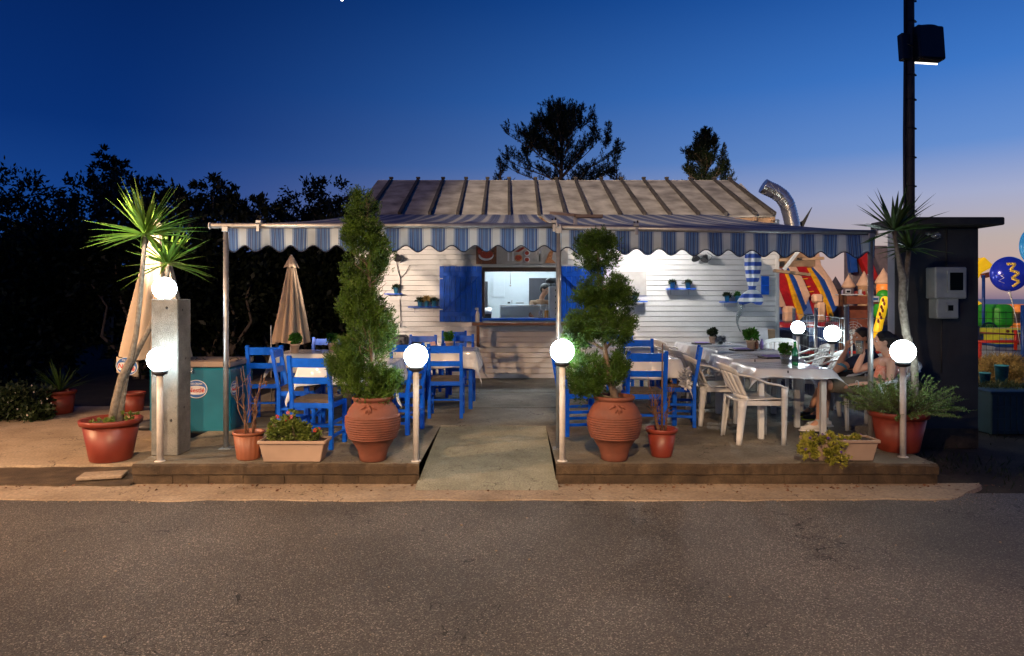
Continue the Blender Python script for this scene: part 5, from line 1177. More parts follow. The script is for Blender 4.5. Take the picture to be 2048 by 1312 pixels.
# ------------------------------------------------------------------ people
def soft(b, name, m, parent, vox=.008, it=3):
    o = b.build(name, m, parent, recalc=False); md = o.modifiers.new('skin_over', 'REMESH'); md.mode = 'VOXEL'; md.voxel_size = vox; md.use_smooth_shade = True
    if it: s = o.modifiers.new('soften', 'SMOOTH'); s.iterations = it; s.factor = .5
    return o
def capsule(b, pts, rad, n=14, flat=1.0, up=None):
    b.tube(pts, rad, n, flat=flat, up=up)
    for p, r in ((pts[0], rad[0]), (pts[-1], rad[-1])): b.ball(p, r, 12, 8)
def hand(b, wrist, d, side, palm_n, curl=.5, s=1.0):
    """palm and five fingers; d = pointing direction, side = towards the thumb, palm_n = palm normal"""
    d = Vector(d).normalized(); n = Vector(palm_n).normalized(); side = d.cross(n)*(1 if d.cross(n).dot(Vector(side)) >= 0 else -1); w = Vector(wrist)
    b.tube([w, w+d*.03*s, w+d*.085*s], [.022*s, .036*s, .040*s], 12, flat=.42, up=side)
    for k, (off, L) in enumerate(((.030, .070), (.010, .080), (-.010, .074), (-.030, .058))):
        p = w+d*.085*s+side*off*s; c = curl*(1+.12*k); pts = [p]; dd = d.copy()
        for j, fr in enumerate((.45, .3, .25)):
            ang = c*(.35, .8, .7)[j]; dd = (dd*math.cos(ang)+n*math.sin(ang)).normalized(); pts.append(pts[-1]+dd*L*fr*s)
        b.tube(pts, [.0095*s, .0090*s, .0082*s, .0065*s], 8); b.ball(pts[-1], .0065*s, 8, 6)
    p = w+d*.03*s+side*.03*s; p2 = p+(d*.5+side*.7+n*.25).normalized()*.035*s; p3 = p2+(d*.8+side*.1+n*.5).normalized()*.03*s
    b.tube([p, p2, p3], [.013*s, .0105*s, .008*s], 8); b.ball(p3, .008*s, 8, 6)
def head(b, c, f, up, s=1.0):
    """skull, jaw, nose, brow, lips, ears; f = facing"""
    f = Vector(f).normalized(); up = Vector(up); up = (up-f*up.dot(f)).normalized(); sd = f.cross(up); q = Matrix((f, -sd, up)).transposed().to_quaternion(); c = Vector(c); P = lambda x, y, z: c+f*x*s+sd*y*s+up*z*s
    b.ball(P(-.008, 0, .022), (.095*s, .074*s, .092*s), 20, 14, q); b.ball(P(.030, 0, -.045), (.052*s, .052*s, .062*s), 16, 12, q)
    b.ball(P(.062, 0, -.085), (.022*s, .024*s, .020*s), 10, 8, q); b.tube([P(.083, 0, .022), P(.098, 0, .0), P(.108, 0, -.018)], [.010*s, .012*s, .015*s], 8); b.ball(P(.095, 0, -.022), (.014*s, .019*s, .010*s), 10, 6, q)
    b.tube([P(.080, -.045, .036), P(.090, 0, .034), P(.080, .045, .036)], [.010*s]*3, 8); b.ball(P(.080, 0, -.048), (.013*s, .024*s, .008*s), 10, 6, q); b.ball(P(.078, 0, -.060), (.013*s, .021*s, .008*s), 10, 6, q)
    for y in (-1, 1): b.ball(P(-.005, y*.078, -.005), (.020*s, .010*s, .031*s), 10, 8, q); b.ball(P(.055, y*.040, -.015), (.022*s, .020*s, .020*s), 10, 6, q)
    return P, q
def person(label, J, skin='skin', shirt='navy_cloth', trousers='khaki_cloth', shoe='shoe_white', sleeves=True, hair='short', s=1.0, legs=True, long_legs=False, top_extra=None):
    root = thing('person', label, 'person', J['root']); r0 = Vector(J['root']); L = {k: Vector(v)-r0 for k, v in J.items() if k not in ('root', 'face', 'hd', 'hL', 'hR')}
    b = MB(); hp, ch, nk, hd_ = L['hip'], L['chest'], L['neck'], L['head']; sl = (L['shL']-L['shR']); 
    b.tube([hp, hp.lerp(ch, .5), ch, ch.lerp(nk, .65)], [.125*s, .110*s, .130*s, .085*s], 18, flat=.78, up=sl.normalized()); b.ball(hp, (.13*s, .14*s, .11*s), 14, 10)
    capsule(b, [ch.lerp(nk, .6), nk, hd_+Vector((0, 0, -.05*s))], [.062*s, .054*s, .052*s])
    for k in 'LR':
        sh, el, ha = L['sh'+k], L['el'+k], L['ha'+k]; capsule(b, [ch.lerp(nk, .5), sh], [.06*s, .056*s]); capsule(b, [sh, sh.lerp(el, .4), el], [.054*s, .047*s, .037*s]); capsule(b, [el, el.lerp(ha, .3), ha], [.037*s, .039*s, .024*s])
        dd, si, pn, cu = J['h'+k]; hand(b, ha, dd, si, pn, cu, s)
        if legs:
            kn, an, to = L['kn'+k], L['an'+k], L['to'+k]; hj = hp+sl.normalized()*(.085*s if k == 'L' else -.085*s); capsule(b, [hj, hj.lerp(kn, .5), kn], [.086*s, .074*s, .056*s]); capsule(b, [kn, kn.lerp(an, .35), an], [.054*s, .053*s, .034*s]); capsule(b, [an, an.lerp(to, .6)], [.036*s, .03*s])
    P, q = head(b, hd_, J['face'], (nk-hp).normalized()*.3+Vector((0, 0, 1)), s); body = soft(b, 'body', skin, root, .0075, 3)
    e = MB()
    for y in (-1, 1): e.ball(P(.074, y*.031, .014), (.011*s, .014*s, .010*s), 10, 8, q)
    e.build('eyes', 'paper_white', root); e = MB()
    for y in (-1, 1): e.ball(P(.083, y*.031, .014), (.004*s, .006*s, .006*s), 8, 6, q); e.tube([P(.086, y*.018, .036), P(.084, y*.046, .034)], .004*s, 6)
    e.build('pupils_and_brows', 'hair', root)
    h = MB(); h.ball(P(-.022, 0, .040), (.098*s, .085*s, .092*s), 20, 14, q); h.ball(P(-.055, 0, .0), (.062*s, .078*s, .085*s), 16, 12, q)
    if hair == 'bun': h.ball(P(-.11, 0, .03), (.06*s, .06*s, .055*s), 14, 10, q); h.ball(P(-.15, 0, .005), (.045*s, .045*s, .04*s), 14, 10, q); h.tube([P(.06, -.07, .03), P(0, -.085, .05), P(-.08, -.06, .03)], [.012*s, .02*s, .03*s], 8); h.tube([P(.06, .07, .03), P(0, .085, .05), P(-.08, .06, .03)], [.012*s, .02*s, .03*s], 8)
    soft(h, 'hair', 'hair', root, .009, 2)
    # clothes
    t = MB(); k_ = 1.10; top_ = nk if shirt != 'coral_cloth' else ch.lerp(nk, .35)
    t.tube([hp-(ch-hp)*.12, hp.lerp(ch, .5), ch, ch.lerp(top_, .75)], [.140*s, .126*s, .144*s, (.10 if shirt != 'coral_cloth' else .10)*s], 18, flat=.80, up=sl.normalized())
    for k in 'LR':
        sh, el = L['sh'+k], L['el'+k]
        if sleeves: capsule(t, [ch.lerp(nk, .5), sh, sh.lerp(el, .55)], [.075*s, .070*s, .064*s])
        elif shirt == 'coral_cloth': t.tube([ch+(sh-ch)*.4+Vector((0, 0, -.02)), sh.lerp(nk, .55)+Vector((0, 0, .055)), ch.lerp(sh, .4)+Vector((.10, 0, -.02))], [.014*s]*3, 8)
    soft(t, 'top', shirt, root, .010, 2)
    if legs:
        t = MB(); t.ball(hp, (.15*s, .16*s, .12*s), 14, 10)
        for k in 'LR':
            kn, an = L['kn'+k], L['an'+k]; hj = hp+sl.normalized()*(.085*s if k == 'L' else -.085*s); f_ = .88 if not long_legs else 1.0; t.tube([hj, hj.lerp(kn, .5), hj.lerp(kn, f_)], [.105*s, .097*s, .083*s], 14)
            if long_legs: t.tube([kn, kn.lerp(an, .9)], [.07*s, .06*s], 12); t.ball(kn, .075*s, 10, 8)
        soft(t, 'trousers', trousers, root, .010, 2)
        for k in 'LR':
            an, to = L['an'+k], L['to'+k]; d = (to-an); d.z = 0; d.normalize(); fl_ = to.z; t = MB(); a0 = Vector((an.x, an.y, fl_)); t.tube([a0-d*.06+Vector((0, 0, .035)), a0+Vector((0, 0, .045)), a0+d*.09+Vector((0, 0, .035)), a0+d*.19+Vector((0, 0, .025))], [.036*s, .044*s, .043*s, .030*s], 14, flat=.8); t.tube([an+Vector((0, 0, .02)), a0+Vector((0, 0, .05))], [.042*s, .044*s], 12)
            so = soft(t, 'shoe', shoe, root, .007, 2); t = MB(); t.tube([a0-d*.08+Vector((0, 0, .008)), a0+d*.05+Vector((0, 0, .008)), a0+d*.205+Vector((0, 0, .010))], [.036*s, .042*s, .034*s], 14, flat=.3, up=d.cross(Vector((0, 0, 1)))); t.build('sole', 'lime' if shoe == 'shoe_dark' else 'paper_white', root)
    return root
Yw = 7.15; Ym = 7.95
A = at
woman = person('seated woman with dark tied hair and a coral strap top, back half turned', dict(root=(xx(1757, Yw), Yw, PZ), hip=A(1758, 776, Yw)-Vector((0, 0, -.02)), chest=A(1776, 736, Yw), neck=A(1776, 710, Yw-.02), head=A(1766, 684, Yw-.02), face=(-1, .22, -.06),
    shL=A(1784, 727, Yw-.15), elL=A(1778, 768, Yw-.24), haL=A(1716, 768, Yw-.22), hL=((-1, 0, -.12), (0, 1, .3), (0, -.1, -1), .55),
    shR=A(1764, 722, Yw+.13), elR=A(1712, 741, Yw+.10), haR=A(1727, 706, Yw+.08), hR=((-.15, -.1, 1), (-.5, -.8, 0), (-1, .1, 0), 1.0),
    knL=A(1646, 770, Yw-.12), anL=A(1638, 842, Yw-.12), toL=A(1612, 862, Yw-.12), knR=A(1652, 768, Yw+.10), anR=A(1650, 838, Yw+.14), toR=A(1622, 853, Yw+.14)),
    skin='skin', shirt='coral_cloth', trousers='khaki_cloth', shoe='shoe_white', sleeves=False, hair='bun', s=.92)
man = person('seated man in a dark blue t-shirt with his hand raised to his mouth', dict(root=(xx(1745, Ym), Ym, PZ), hip=A(1750, 764, Ym), chest=A(1741, 722, Ym), neck=A(1732, 699, Ym), head=A(1722, 676, Ym), face=(-1, -.12, -.05),
    shL=A(1734, 710, Ym-.17), elL=A(1672, 741, Ym-.26), haL=A(1692, 700, Ym-.16), hL=((.25, .2, .9), (0, -1, 0), (.9, .1, -.3), .9),
    shR=A(1732, 708, Ym+.17), elR=A(1692, 742, Ym+.20), haR=A(1655, 742, Ym+.05), hR=((-1, -.2, 0), (0, -1, 0), (0, 0, -1), .4),
    knL=A(1655, 752, Ym-.12), anL=A(1640, 822, Ym-.15), toL=A(1612, 840, Ym-.15), knR=A(1655, 748, Ym+.1), anR=A(1622, 818, Ym+.05), toR=A(1596, 834, Ym+.05)),
    skin='skin_tan', shirt='navy_cloth', trousers='black_cloth', shoe='shoe_dark', sleeves=True, hair='short', s=.98)
b = MB(); e0 = A(1685, 728, Ym-.22); r0_ = Vector(man.location); ax = (A(1692, 700, Ym-.16)-A(1672, 741, Ym-.26)).normalized(); u = ax.cross(Vector((0, 1, 0))).normalized(); v_ = ax.cross(u)
for k in range(2): b.tube([e0-ax*(.03+.02*k)+(u*math.cos(a*PI/10)+v_*math.sin(a*PI/10))*(.052+.01*k)-r0_ for a in range(20)], .009, 6, closed=True)
b.build('blue_arm_band', 'sky_blue_tin', man)
b = MB(); e0 = A(1714, 768, Yw-.22); r0_ = Vector(woman.location)
for a in range(16): b.ball(e0+Vector((0, math.cos(a*PI/8)*.032, math.sin(a*PI/8)*.032))-r0_, .007, 8, 6)
b.build('bead_bracelet', 'paper_white', woman)
b = MB()
for i in range(5): b.box(A(1715-i*4, 712+i*5, Ym-.20)-Vector(man.location), (.05, .01, .02), Euler((.2, .3*i, 0)).to_quaternion())
b.build('shirt_print', 'board_grey', man)
g = thing('beer_glass', 'glass of amber beer held up by the seated woman', 'glass', A(1719, 705, Yw-.0))
b = MB(); b.lathe([(.030, -.01), (.036, .10)], 18); b.build('beer', 'beer', g); b = MB(); b.lathe([(.034, -.015), (.040, .125), (.037, .125), (.0365, .10)], 18); b.build('glass', 'clear_glass', g)
Yk = 13.1
cook = person('blurred cook in a brown shirt working inside the kitchen', dict(root=(xx(1086, Yk), Yk, PZ), hip=A(1082, 662, Yk), chest=A(1080, 617, Yk), neck=A(1084, 594, Yk), head=A(1090, 579, Yk-.05), face=(.8, -.6, -.4), shL=A(1098, 606, Yk), elL=A(1104, 630, Yk-.15), haL=A(1096, 640, Yk-.3), hL=((0, -1, 0), (1, 0, 0), (0, 0, -1), .6),
    shR=A(1064, 606, Yk), elR=A(1060, 630, Yk-.1), haR=A(1072, 640, Yk-.25), hR=((.3, -1, 0), (1, 0, 0), (0, 0, -1), .6), knL=A(1090, 705, Yk), anL=A(1090, 742, Yk), toL=A(1091, 746, Yk-.15), knR=A(1072, 705, Yk), anR=A(1072, 742, Yk), toR=A(1070, 746, Yk-.15)),
    skin='skin_tan', shirt='fascia_wood', trousers='black_cloth', shoe='shoe_dark', s=.9)

# ------------------------------------------------------------------ wire fence and the funfair behind
t = thing('wire_fence', 'galvanised post and wire mesh fence behind the couple', 'fence', (4.17, 8.6, 0)); fp_ = [(1693, 8.5, 612), (1632, 10.2, 618), (1588, 11.9, 618), (1556, 13.6, 618)]; o3 = Vector((4.17, 8.6, 0))
for px, Y, py in fp_:
    b = MB(); x = xx(px, Y); b.tube([(x, Y, -.03), (x, Y, zz(py, Y))], .028, 12); b.tube([(x, Y, zz(py, Y)-.001), (x, Y, zz(py, Y)+.015)], .031, 12); o = b.build('post', 'galvanised', t); o.location = -o3
pa, pb = Vector((xx(1800, 8.2), 8.2, 0)), Vector((xx(1556, 13.6), 13.6, 0)); rr = random.Random(2)
pts3 = [Vector((xx(1830, 7.95), 7.95, 0))]+[Vector((xx(p, Y), Y, 0)) for p, Y, _ in fp_]
for a_, b_ in zip(pts3, pts3[1:]):
    b = MB(); n = int((b_-a_).length/.11)
    for z in (.1, .3, .5, .68, .86, 1.04, 1.20, 1.36): b.tube([a_.lerp(b_, i/6)+Vector((0, 0, z-.03*math.sin(i/6*PI)*rr.random()+rr.uniform(-.008, .008))) for i in range(7)], .0032, 4, cap=False)
    for i in range(n): q = a_.lerp(b_, i/n); b.tube([q+Vector((0, 0, .02)), q+Vector((0, 0, 1.34))], .0018, 4, cap=False)
    o = b.build('wire_panel', 'galvanised', t); o.location = -o3
def inflat(mb, a, b_, r, n=14, seg=8):
    a = Vector(a); b_ = Vector(b_); pts = [a.lerp(b_, i/seg) for i in range(seg+1)]; mb.tube(pts, [r*(1+.06*math.sin(i*2.3)) for i in range(seg+1)], n); mb.ball(a, r, 12, 8); mb.ball(b_, r, 12, 8)
# big inflatable slide
Yf = 21.0; sl_ = thing('inflatable_slide', 'big inflatable double slide with beige side walls and red lanes', 'inflatable slide', (xx(1640, Yf), Yf+1, -.05)); q3 = Vector(sl_.location)
def Q(px, py, dy=0): return at(px, py, Yf+dy)-q3
def slabp(name, pts, th, m, back=.0):
    b = MB(); f = [Q(*p) if len(p) == 3 else Q(p[0], p[1], 0) for p in pts]; bk = [v+Vector((0, th, 0)) for v in f]; k = len(f); b.add(f+bk, [tuple(range(k)), tuple(range(k, 2*k))[::-1]]+[(i, (i+1) % k, k+(i+1) % k, k+i) for i in range(k)]); return b.build(name, m, sl_, bevel=.025)
def lane(name, pts, m, off, th=.12): return slabp(name, [(x, y, (650-y)/150*2.4+off) for x, y in pts], th, m)
lane('side_wall', [(1570, 500), (1578, 535), (1594, 560), (1604, 586), (1613, 610), (1621, 590), (1607, 558), (1591, 530), (1588, 500)], 'infl_beige', 0)
lane('side_wall', [(1621, 500), (1628, 535), (1651, 560), (1663, 586), (1672, 612), (1681, 612), (1681, 596), (1677, 586), (1663, 558), (1643, 530), (1638, 500)], 'infl_beige', 0)
lane('side_wall', [(1549, 556), (1556, 570), (1573, 612), (1558, 615), (1549, 590)], 'infl_beige', 0)
lane('lane_edge', [(1573, 535), (1581, 535), (1596, 558), (1606, 586), (1615, 615), (1609, 624), (1594, 588), (1583, 560)], 'infl_blue', .06)
lane('lane_edge', [(1623, 535), (1632, 535), (1652, 558), (1664, 586), (1675, 615), (1668, 626), (1652, 588), (1639, 560)], 'infl_blue', .06)
lane('lane_edge', [(1567, 535), (1574, 535), (1584, 558), (1595, 586), (1609, 630), (1600, 642), (1584, 590), (1576, 560)], 'infl_yellow', .12)
lane('lane_edge', [(1615, 535), (1624, 535), (1640, 558), (1653, 586), (1668, 630), (1662, 642), (1643, 588), (1628, 560)], 'infl_yellow', .12)
lane('lane', [(1545, 546), (1568, 537), (1577, 560), (1585, 590), (1601, 645), (1572, 645)], 'infl_red', .20)
lane('lane', [(1590, 533), (1616, 533), (1629, 558), (1644, 588), (1663, 645), (1634, 645), (1620, 600), (1605, 560)], 'infl_red', .20)
slabp('top_wall', [(1590, 500, 2.6), (1620, 500, 2.6), (1632, 535, 2.6), (1592, 535, 2.6)], .3, 'brick_red'); slabp('top_wall', [(1540, 508, 2.6), (1570, 506, 2.6), (1576, 537, 2.6), (1540, 536, 2.6)], .3, 'brick_red')
for px, py in ((1612, 558), (1617, 574), (1624, 584)): lane('lane_grip', [(px-6, py-1.5), (px+5, py-2.5), (px+5, py), (px-6, py+1)], 'infl_yellow', .14, .08)
b = MB(); b.box(Q(1585, 668, .5)+Vector((0, .8, 0)), (3.0, 2.6, .75), ch=.2); b.build('base', 'infl_blue', sl_)
b = MB(); inflat(b, Q(1550, 655, .2), Q(1700, 655, .2), .18); b.build('front_roll', 'infl_red', sl_)
for px0, px1, py0, py1 in ((1567, 1588, 612, 645), (1625, 1644, 588, 606), (1631, 1649, 604, 644)):
    b = MB(); v0, v1 = Q(px0, py1, -.6), Q(px1, py0, -.6); b.box((v0+v1)/2, (abs(v1.x-v0.x), .3, abs(v1.z-v0.z)), ch=.06); b.build('inflated_pillar', 'infl_beige', sl_)
# castle with pointed turrets
ca = thing('inflatable_castle', 'inflatable castle with pointed beige turrets behind the couple', 'inflatable castle', (xx(1720, 23), 23, -.05)); q4 = Vector(ca.location)
def turret(px, py_tip, py_base, hw, m, Y=22.5, body=None, pyb=640):
    b = MB(); x = xx(px, Y); zt, zb_ = zz(py_tip, Y), zz(py_base, Y); r_ = hw*Y/F; o_ = Vector((x, Y, zb_))-q4
    b.lathe([(r_*.72, -.30*r_), (r_, .0), (r_*.97, .12*r_), (r_*.60, (zt-zb_)*.45), (r_*.25, (zt-zb_)*.78), (.01, zt-zb_)], 20, o_); c = b.build('turret_cone', m, ca)
    b = MB(); b.lathe([(r_*.80, zz(pyb, Y)-zb_), (r_*.84, (zz(pyb, Y)-zb_)*.5), (r_*.78, 0)], 20, o_); b.build('turret_body', body or 'infl_beige', ca)
turret(1671, 553, 578, 14, 'infl_grey', 24, 'infl_grey'); turret(1697, 549, 573, 13, 'infl_beige', 22.5, 'infl_grey'); turret(1728, 542, 570, 14, 'infl_beige', 22.2, 'fascia_wood'); turret(1767, 536, 565, 16, 'infl_beige', 21, 'infl_orange', 590)
b = MB(); v0, v1 = at(1692, 650, 23.5)-q4, at(1775, 492, 23.5)-q4; b.box((v0+v1)/2, (abs(v1.x-v0.x), .5, abs(v1.z-v0.z)), ch=.2); b.build('back_wall', 'infl_grey', ca)
b = MB(); v0, v1 = at(1722, 560, 23)-q4, at(1740, 500, 23)-q4; b.bar(at(1718, 495, 23)-q4, at(1745, 560, 23)-q4, .3, .3); b.build('red_roll', 'infl_red', ca); b = MB(); b.bar(at(1702, 500, 23)-q4, at(1706, 545, 23)-q4, .22, .22); b.build('blue_roll', 'infl_blue', ca)
b = MB(); inflat(b, at(1767, 592, 20.8)-q4, at(1760, 625, 20.8)-q4, .20); b.build('green_column', 'infl_green', ca)
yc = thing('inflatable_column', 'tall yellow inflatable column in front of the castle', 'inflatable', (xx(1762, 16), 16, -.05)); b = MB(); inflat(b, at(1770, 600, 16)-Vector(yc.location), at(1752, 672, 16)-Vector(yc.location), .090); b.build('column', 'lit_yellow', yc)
b = MB()
for i in range(7): b.ball(at(1766-i*1.6+4*(i % 2), 600+i*7, 15.9)-Vector(yc.location), (.03, .02, .05), 8, 6)
b.build('spots', 'brick_red', yc)
ks = thing('ticket_kiosk', 'brown kiosk booth with a pale counter edge behind the wire fence', 'kiosk', (xx(1730, 15), 15, 0)); q5 = Vector(ks.location)
def KB(name, px0, px1, py0, py1, m, d=.3, Y=15, dy=0): b = MB(); v0, v1 = at(px0, py1, Y)-q5, at(px1, py0, Y)-q5; b.box((v0+v1)/2+Vector((0, d/2+dy, 0)), (abs(v1.x-v0.x), d, abs(v1.z-v0.z)), ch=.008); return b.build(name, m, ks)
KB('panel', 1694, 1758, 592, 608, 'brick_red'); KB('counter', 1682, 1724, 588, 590.5, 'paper_white', .35, dy=-.06); KB('post', 1681, 1686, 588, 700, 'wood_brown', .1); KB('post', 1690, 1693, 590, 700, 'wood_brown', .1); KB('lower_panel', 1712, 1757, 612, 690, 'brick_red', .3, dy=.35)
KB('small_sign', 1735, 1756, 592, 604, 'paper_white', .03, dy=-.06); KB('sign_print', 1738, 1753, 596, 600, 'oval_blue', .01, dy=-.07); KB('frame', 1689, 1700, 579, 587, 'paper_white', .02, dy=-.05); KB('screen', 1691, 1698, 581, 585, 'black_plastic', .02, dy=-.065)
for i in range(5): KB('goods', 1712+i*8, 1716+i*8, 582-i % 2*3, 590, ('photo_red', 'paper_white', 'infl_red', 'fascia_wood', 'photo_orange')[i], .08)
b = MB(); pw_ = .04; x0 = xx(1790, 12); b.box((x0, 12.2, 1.1), (.24, .1, 2.3)); 
for i, (px, py, Y, m_, sz, lab) in enumerate(((1571, 687, 16, 'small_light', .03, 'tiny bluish lamp glowing at the funfair, left one'), (1582, 688, 16, 'small_light', .03, 'tiny bluish lamp glowing at the funfair, right one'))):
    b = MB(); b.ball((0, 0, 0), (sz, sz, sz*.6), 10, 8); o = b.build('small_lamp', m_); o.location = at(px, py, Y); tag(o, lab, 'lamp')
b = MB()
for (xa, xb, z) in ((5.6, 8.6, .52), (5.6, 8.6, .30)): b.bar((xa, 13.8, z), (xb, 13.9, z), .05, .05)
for x in (5.7, 6.6, 7.5, 8.4): b.bar((x, 13.85, -.03), (x, 13.85, .55), .05, .05)
tag(b.build('red_railing', 'rail_red'), 'low red railing behind the back globe lamps', 'railing')
b = MB(); b.box((0, 0, .45), (1.4, .5, .9), ch=.05); o = b.build('market_table', 'stove_dark'); o.location = (xx(1575, 15.5), 16.2, -.03); tag(o, 'dark covered stall table under the slide', 'stall')
t = thing('standing_fan', 'round white cage fan behind the head of the man', 'fan', at(1706, 664, 10.5)); b = MB()
for k in range(1, 5): b.tube([(.04*k*math.cos(a*PI/12), 0, .04*k*math.sin(a*PI/12)) for a in range(24)], .004, 5, closed=True)
for k in range(12): b.tube([(0, 0, 0), (.16*math.cos(k*PI/6), 0, .16*math.sin(k*PI/6))], .003, 4)
b.build('cage', 'white_paint', t); b = MB(); b.ball((0, .03, 0), (.04, .05, .04), 10, 8); b.tube([(0, .04, 0), (0, .04, -1.1)], .015, 8); b.build('motor_and_stand', 'white_paint', t)
# ---- right of the pier
def RT(px, py, Y): return at(px, py, Y)
yi = thing('yellow_inflatable', 'yellow inflatable with angular points, emission in place of fair light, right of the pier', 'inflatable', RT(1965, 660, 20)); q6 = Vector(yi.location)
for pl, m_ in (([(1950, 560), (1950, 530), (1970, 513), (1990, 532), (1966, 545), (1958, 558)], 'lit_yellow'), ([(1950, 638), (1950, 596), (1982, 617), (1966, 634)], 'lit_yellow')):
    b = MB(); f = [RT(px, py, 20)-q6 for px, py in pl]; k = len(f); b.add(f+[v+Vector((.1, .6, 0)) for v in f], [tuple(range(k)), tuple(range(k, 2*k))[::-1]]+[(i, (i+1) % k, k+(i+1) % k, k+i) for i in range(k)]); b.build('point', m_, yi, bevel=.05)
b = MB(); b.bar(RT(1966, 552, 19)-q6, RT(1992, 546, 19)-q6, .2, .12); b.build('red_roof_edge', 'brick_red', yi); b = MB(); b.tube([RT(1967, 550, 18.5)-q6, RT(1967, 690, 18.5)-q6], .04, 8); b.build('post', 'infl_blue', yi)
gb = thing('green_inflatable', 'green and orange inflatable block, emission in place of fair light, near the sea', 'inflatable', RT(2000, 640, 19)); q7 = Vector(gb.location)
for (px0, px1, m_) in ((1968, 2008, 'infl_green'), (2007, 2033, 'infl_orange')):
    b = MB(); v0, v1 = RT(px0, 655, 19)-q7, RT(px1, 608, 19)-q7; b.box((v0+v1)/2, (abs(v1.x-v0.x), 1.0, abs(v1.z-v0.z)), ch=.12)
    b.build('side', m_, gb, bevel=.04)
for i in range(1, 3): b = MB(); z = RT(2000, 608+i*16, 19).z-q7.z; b.box((0, -.515, z), (.86, .02, .02)); b.build('seam', 'infl_green', gb)
bl = thing('foil_balloon', 'round dark blue foil balloon with a gold zigzag', 'balloon', RT(2018, 548, 9.5)); b = MB(); s = 9.5/F
b.ball((0, 0, 0), (36*s, 24*s, 35*s), 36, 24); b.build('balloon', 'balloon_blue', bl)
b = MB(); zg = [(2018, 526), (2030, 536), (2022, 545), (2036, 553), (2024, 562), (2036, 570)]; zp = [(2030, 524), (2036, 531)]
def on(px, py): x = (px-2022-11)*s; z = -(py-548)*s; r2 = 1-(x/(36*s))**2-(z/(35*s))**2; return Vector((x, -24*s*math.sqrt(max(.01, r2))-.004, z))
path = [(2016, 529), (2031, 529), (2019, 541), (2035, 547), (2022, 557), (2037, 563), (2027, 573)]
for (a_, c_) in zip(path, path[1:]):
    n = 6
    for i in range(n): p0 = (a_[0]+(c_[0]-a_[0])*i/n, a_[1]+(c_[1]-a_[1])*i/n); p1 = (a_[0]+(c_[0]-a_[0])*(i+1)/n, a_[1]+(c_[1]-a_[1])*(i+1)/n); b.tube([on(*p0), on(*p1)], .020, 6, flat=.35, up=(0, 0, 1))
b.build('gold_zigzag', 'gold_foil', bl)
b = MB(); b.tube([on(2005, 551), on(2010, 556), on(2004, 562), on(2013, 567)], .004, 5); b.ball(on(2001, 551), .008, 6, 5); b.ball(on(2008, 550), .008, 6, 5); b.build('white_squiggle', 'paper_white', bl)
b = MB(); b.tube([(-.0, 0, -35*s), (.02, 0, -42*s), (.10, 0, -90*s), (.16, 0, -150*s)], [.02, .01, .004, .004], 6); b.build('ribbon', 'paper_white', bl)
b = MB(); b.ball((0, 0, 0), (.16, .10, .25), 20, 14); b.tube([(0, 0, -.24), (-.05, 0, -.9)], .003, 4); o = b.build('cyan_balloon', 'balloon_cyan'); o.location = RT(2062, 492, 9.8); tag(o, 'light blue balloon cut off at the right edge', 'balloon')
rl = thing('red_gate_railing', 'bright red tubular railing right of the pier', 'railing', RT(2000, 700, 11)); q8 = Vector(rl.location)
for a_, c_ in (((1952, 683), (2060, 683)), ((1960, 683), (1960, 740)), ((2031, 660), (2031, 700)), ((1960, 665), (2060, 671))): b = MB(); b.tube([RT(*a_, 11)-q8, RT(*c_, 11)-q8], .024 if a_[1] != 665 else .014, 8); b.build('rail', 'rail_red' if a_[1] != 665 else 'brick_red', rl)
gc = thing('green_chair', 'dark green plastic chair behind the red railing', 'chair', RT(1979, 700, 12.5)); q9 = Vector(gc.location); b = MB(); sc_ = 12.5/F
for i in range(7): a = -1+i/3; b.tube([Vector((a*12*sc_, 0, -670*0+ (0))), Vector((a*15*sc_, .02, 22*sc_*(1-.25*a*a)))], .010, 6)
b.tube([(-17*sc_, 0, 0), (-17*sc_, 0, 15*sc_), (-9*sc_, .02, 24*sc_), (0, .02, 26*sc_), (9*sc_, .02, 24*sc_), (17*sc_, 0, 15*sc_), (17*sc_, 0, 0)], .02, 8); o = b.build('backrest', 'chair_green', gc); o.location = (0, 0, RT(0, 672, 12.5).z-q9.z)
b = MB(); b.box((0, -.15, RT(0, 680, 12.5).z-q9.z), (.34, .34, .04)); b.build('seat', 'chair_green', gc)
for sx in (-1, 1):
    for sy in (-.3, 0): zt_ = RT(0, 680, 12.5).z; b = MB(); b.tube([(sx*.15, sy, zt_-q9.z), (sx*.17, sy, -.03-q9.z)], .018, 6); b.build('leg', 'white_plastic', gc)
ym = thing('arcade_stall', 'yellow lettered funfair machine with a row of coloured knobs', 'stall', RT(2020, 690, 11.8)); q10 = Vector(ym.location)
def YB(name, px0, px1, py0, py1, m, d=.4, dy=0): b = MB(); v0, v1 = RT(px0, py1, 11.8)-q10, RT(px1, py0, 11.8)-q10; b.box((v0+v1)/2+Vector((0, d/2+dy, 0)), (abs(v1.x-v0.x), d, abs(v1.z-v0.z)), ch=.01); return b.build(name, m, ym)
YB('knob_panel', 1990, 2056, 657, 668, 'sign_yellow'); YB('front_panel', 2000, 2032, 668, 692, 'sign_yellow', dy=.02); YB('lower_skirt', 1992, 2050, 690, 718, 'oval_white', dy=.05); YB('blue_band', 1992, 2034, 688, 694, 'oval_blue', dy=-.01); YB('orange_side', 2034, 2058, 666, 700, 'brick_red', dy=.06)
for i, m_ in enumerate(('brick_red', 'brick_red', 'oval_blue', 'infl_green')): b = MB(); b.lathe([(.026, 0), (.022, .02), (.001, .022)], 12); o = b.build('knob', m_, ym); o.location = RT(2015+i*11, 662.5, 11.8)-q10; o.rotation_euler = (R(90), 0, 0)
text('lettering', 'FUNNY', .085, 'oval_white', RT(2017, 680, 11.8)-q10+Vector((0, .005, 0)), ym, bold=.002)
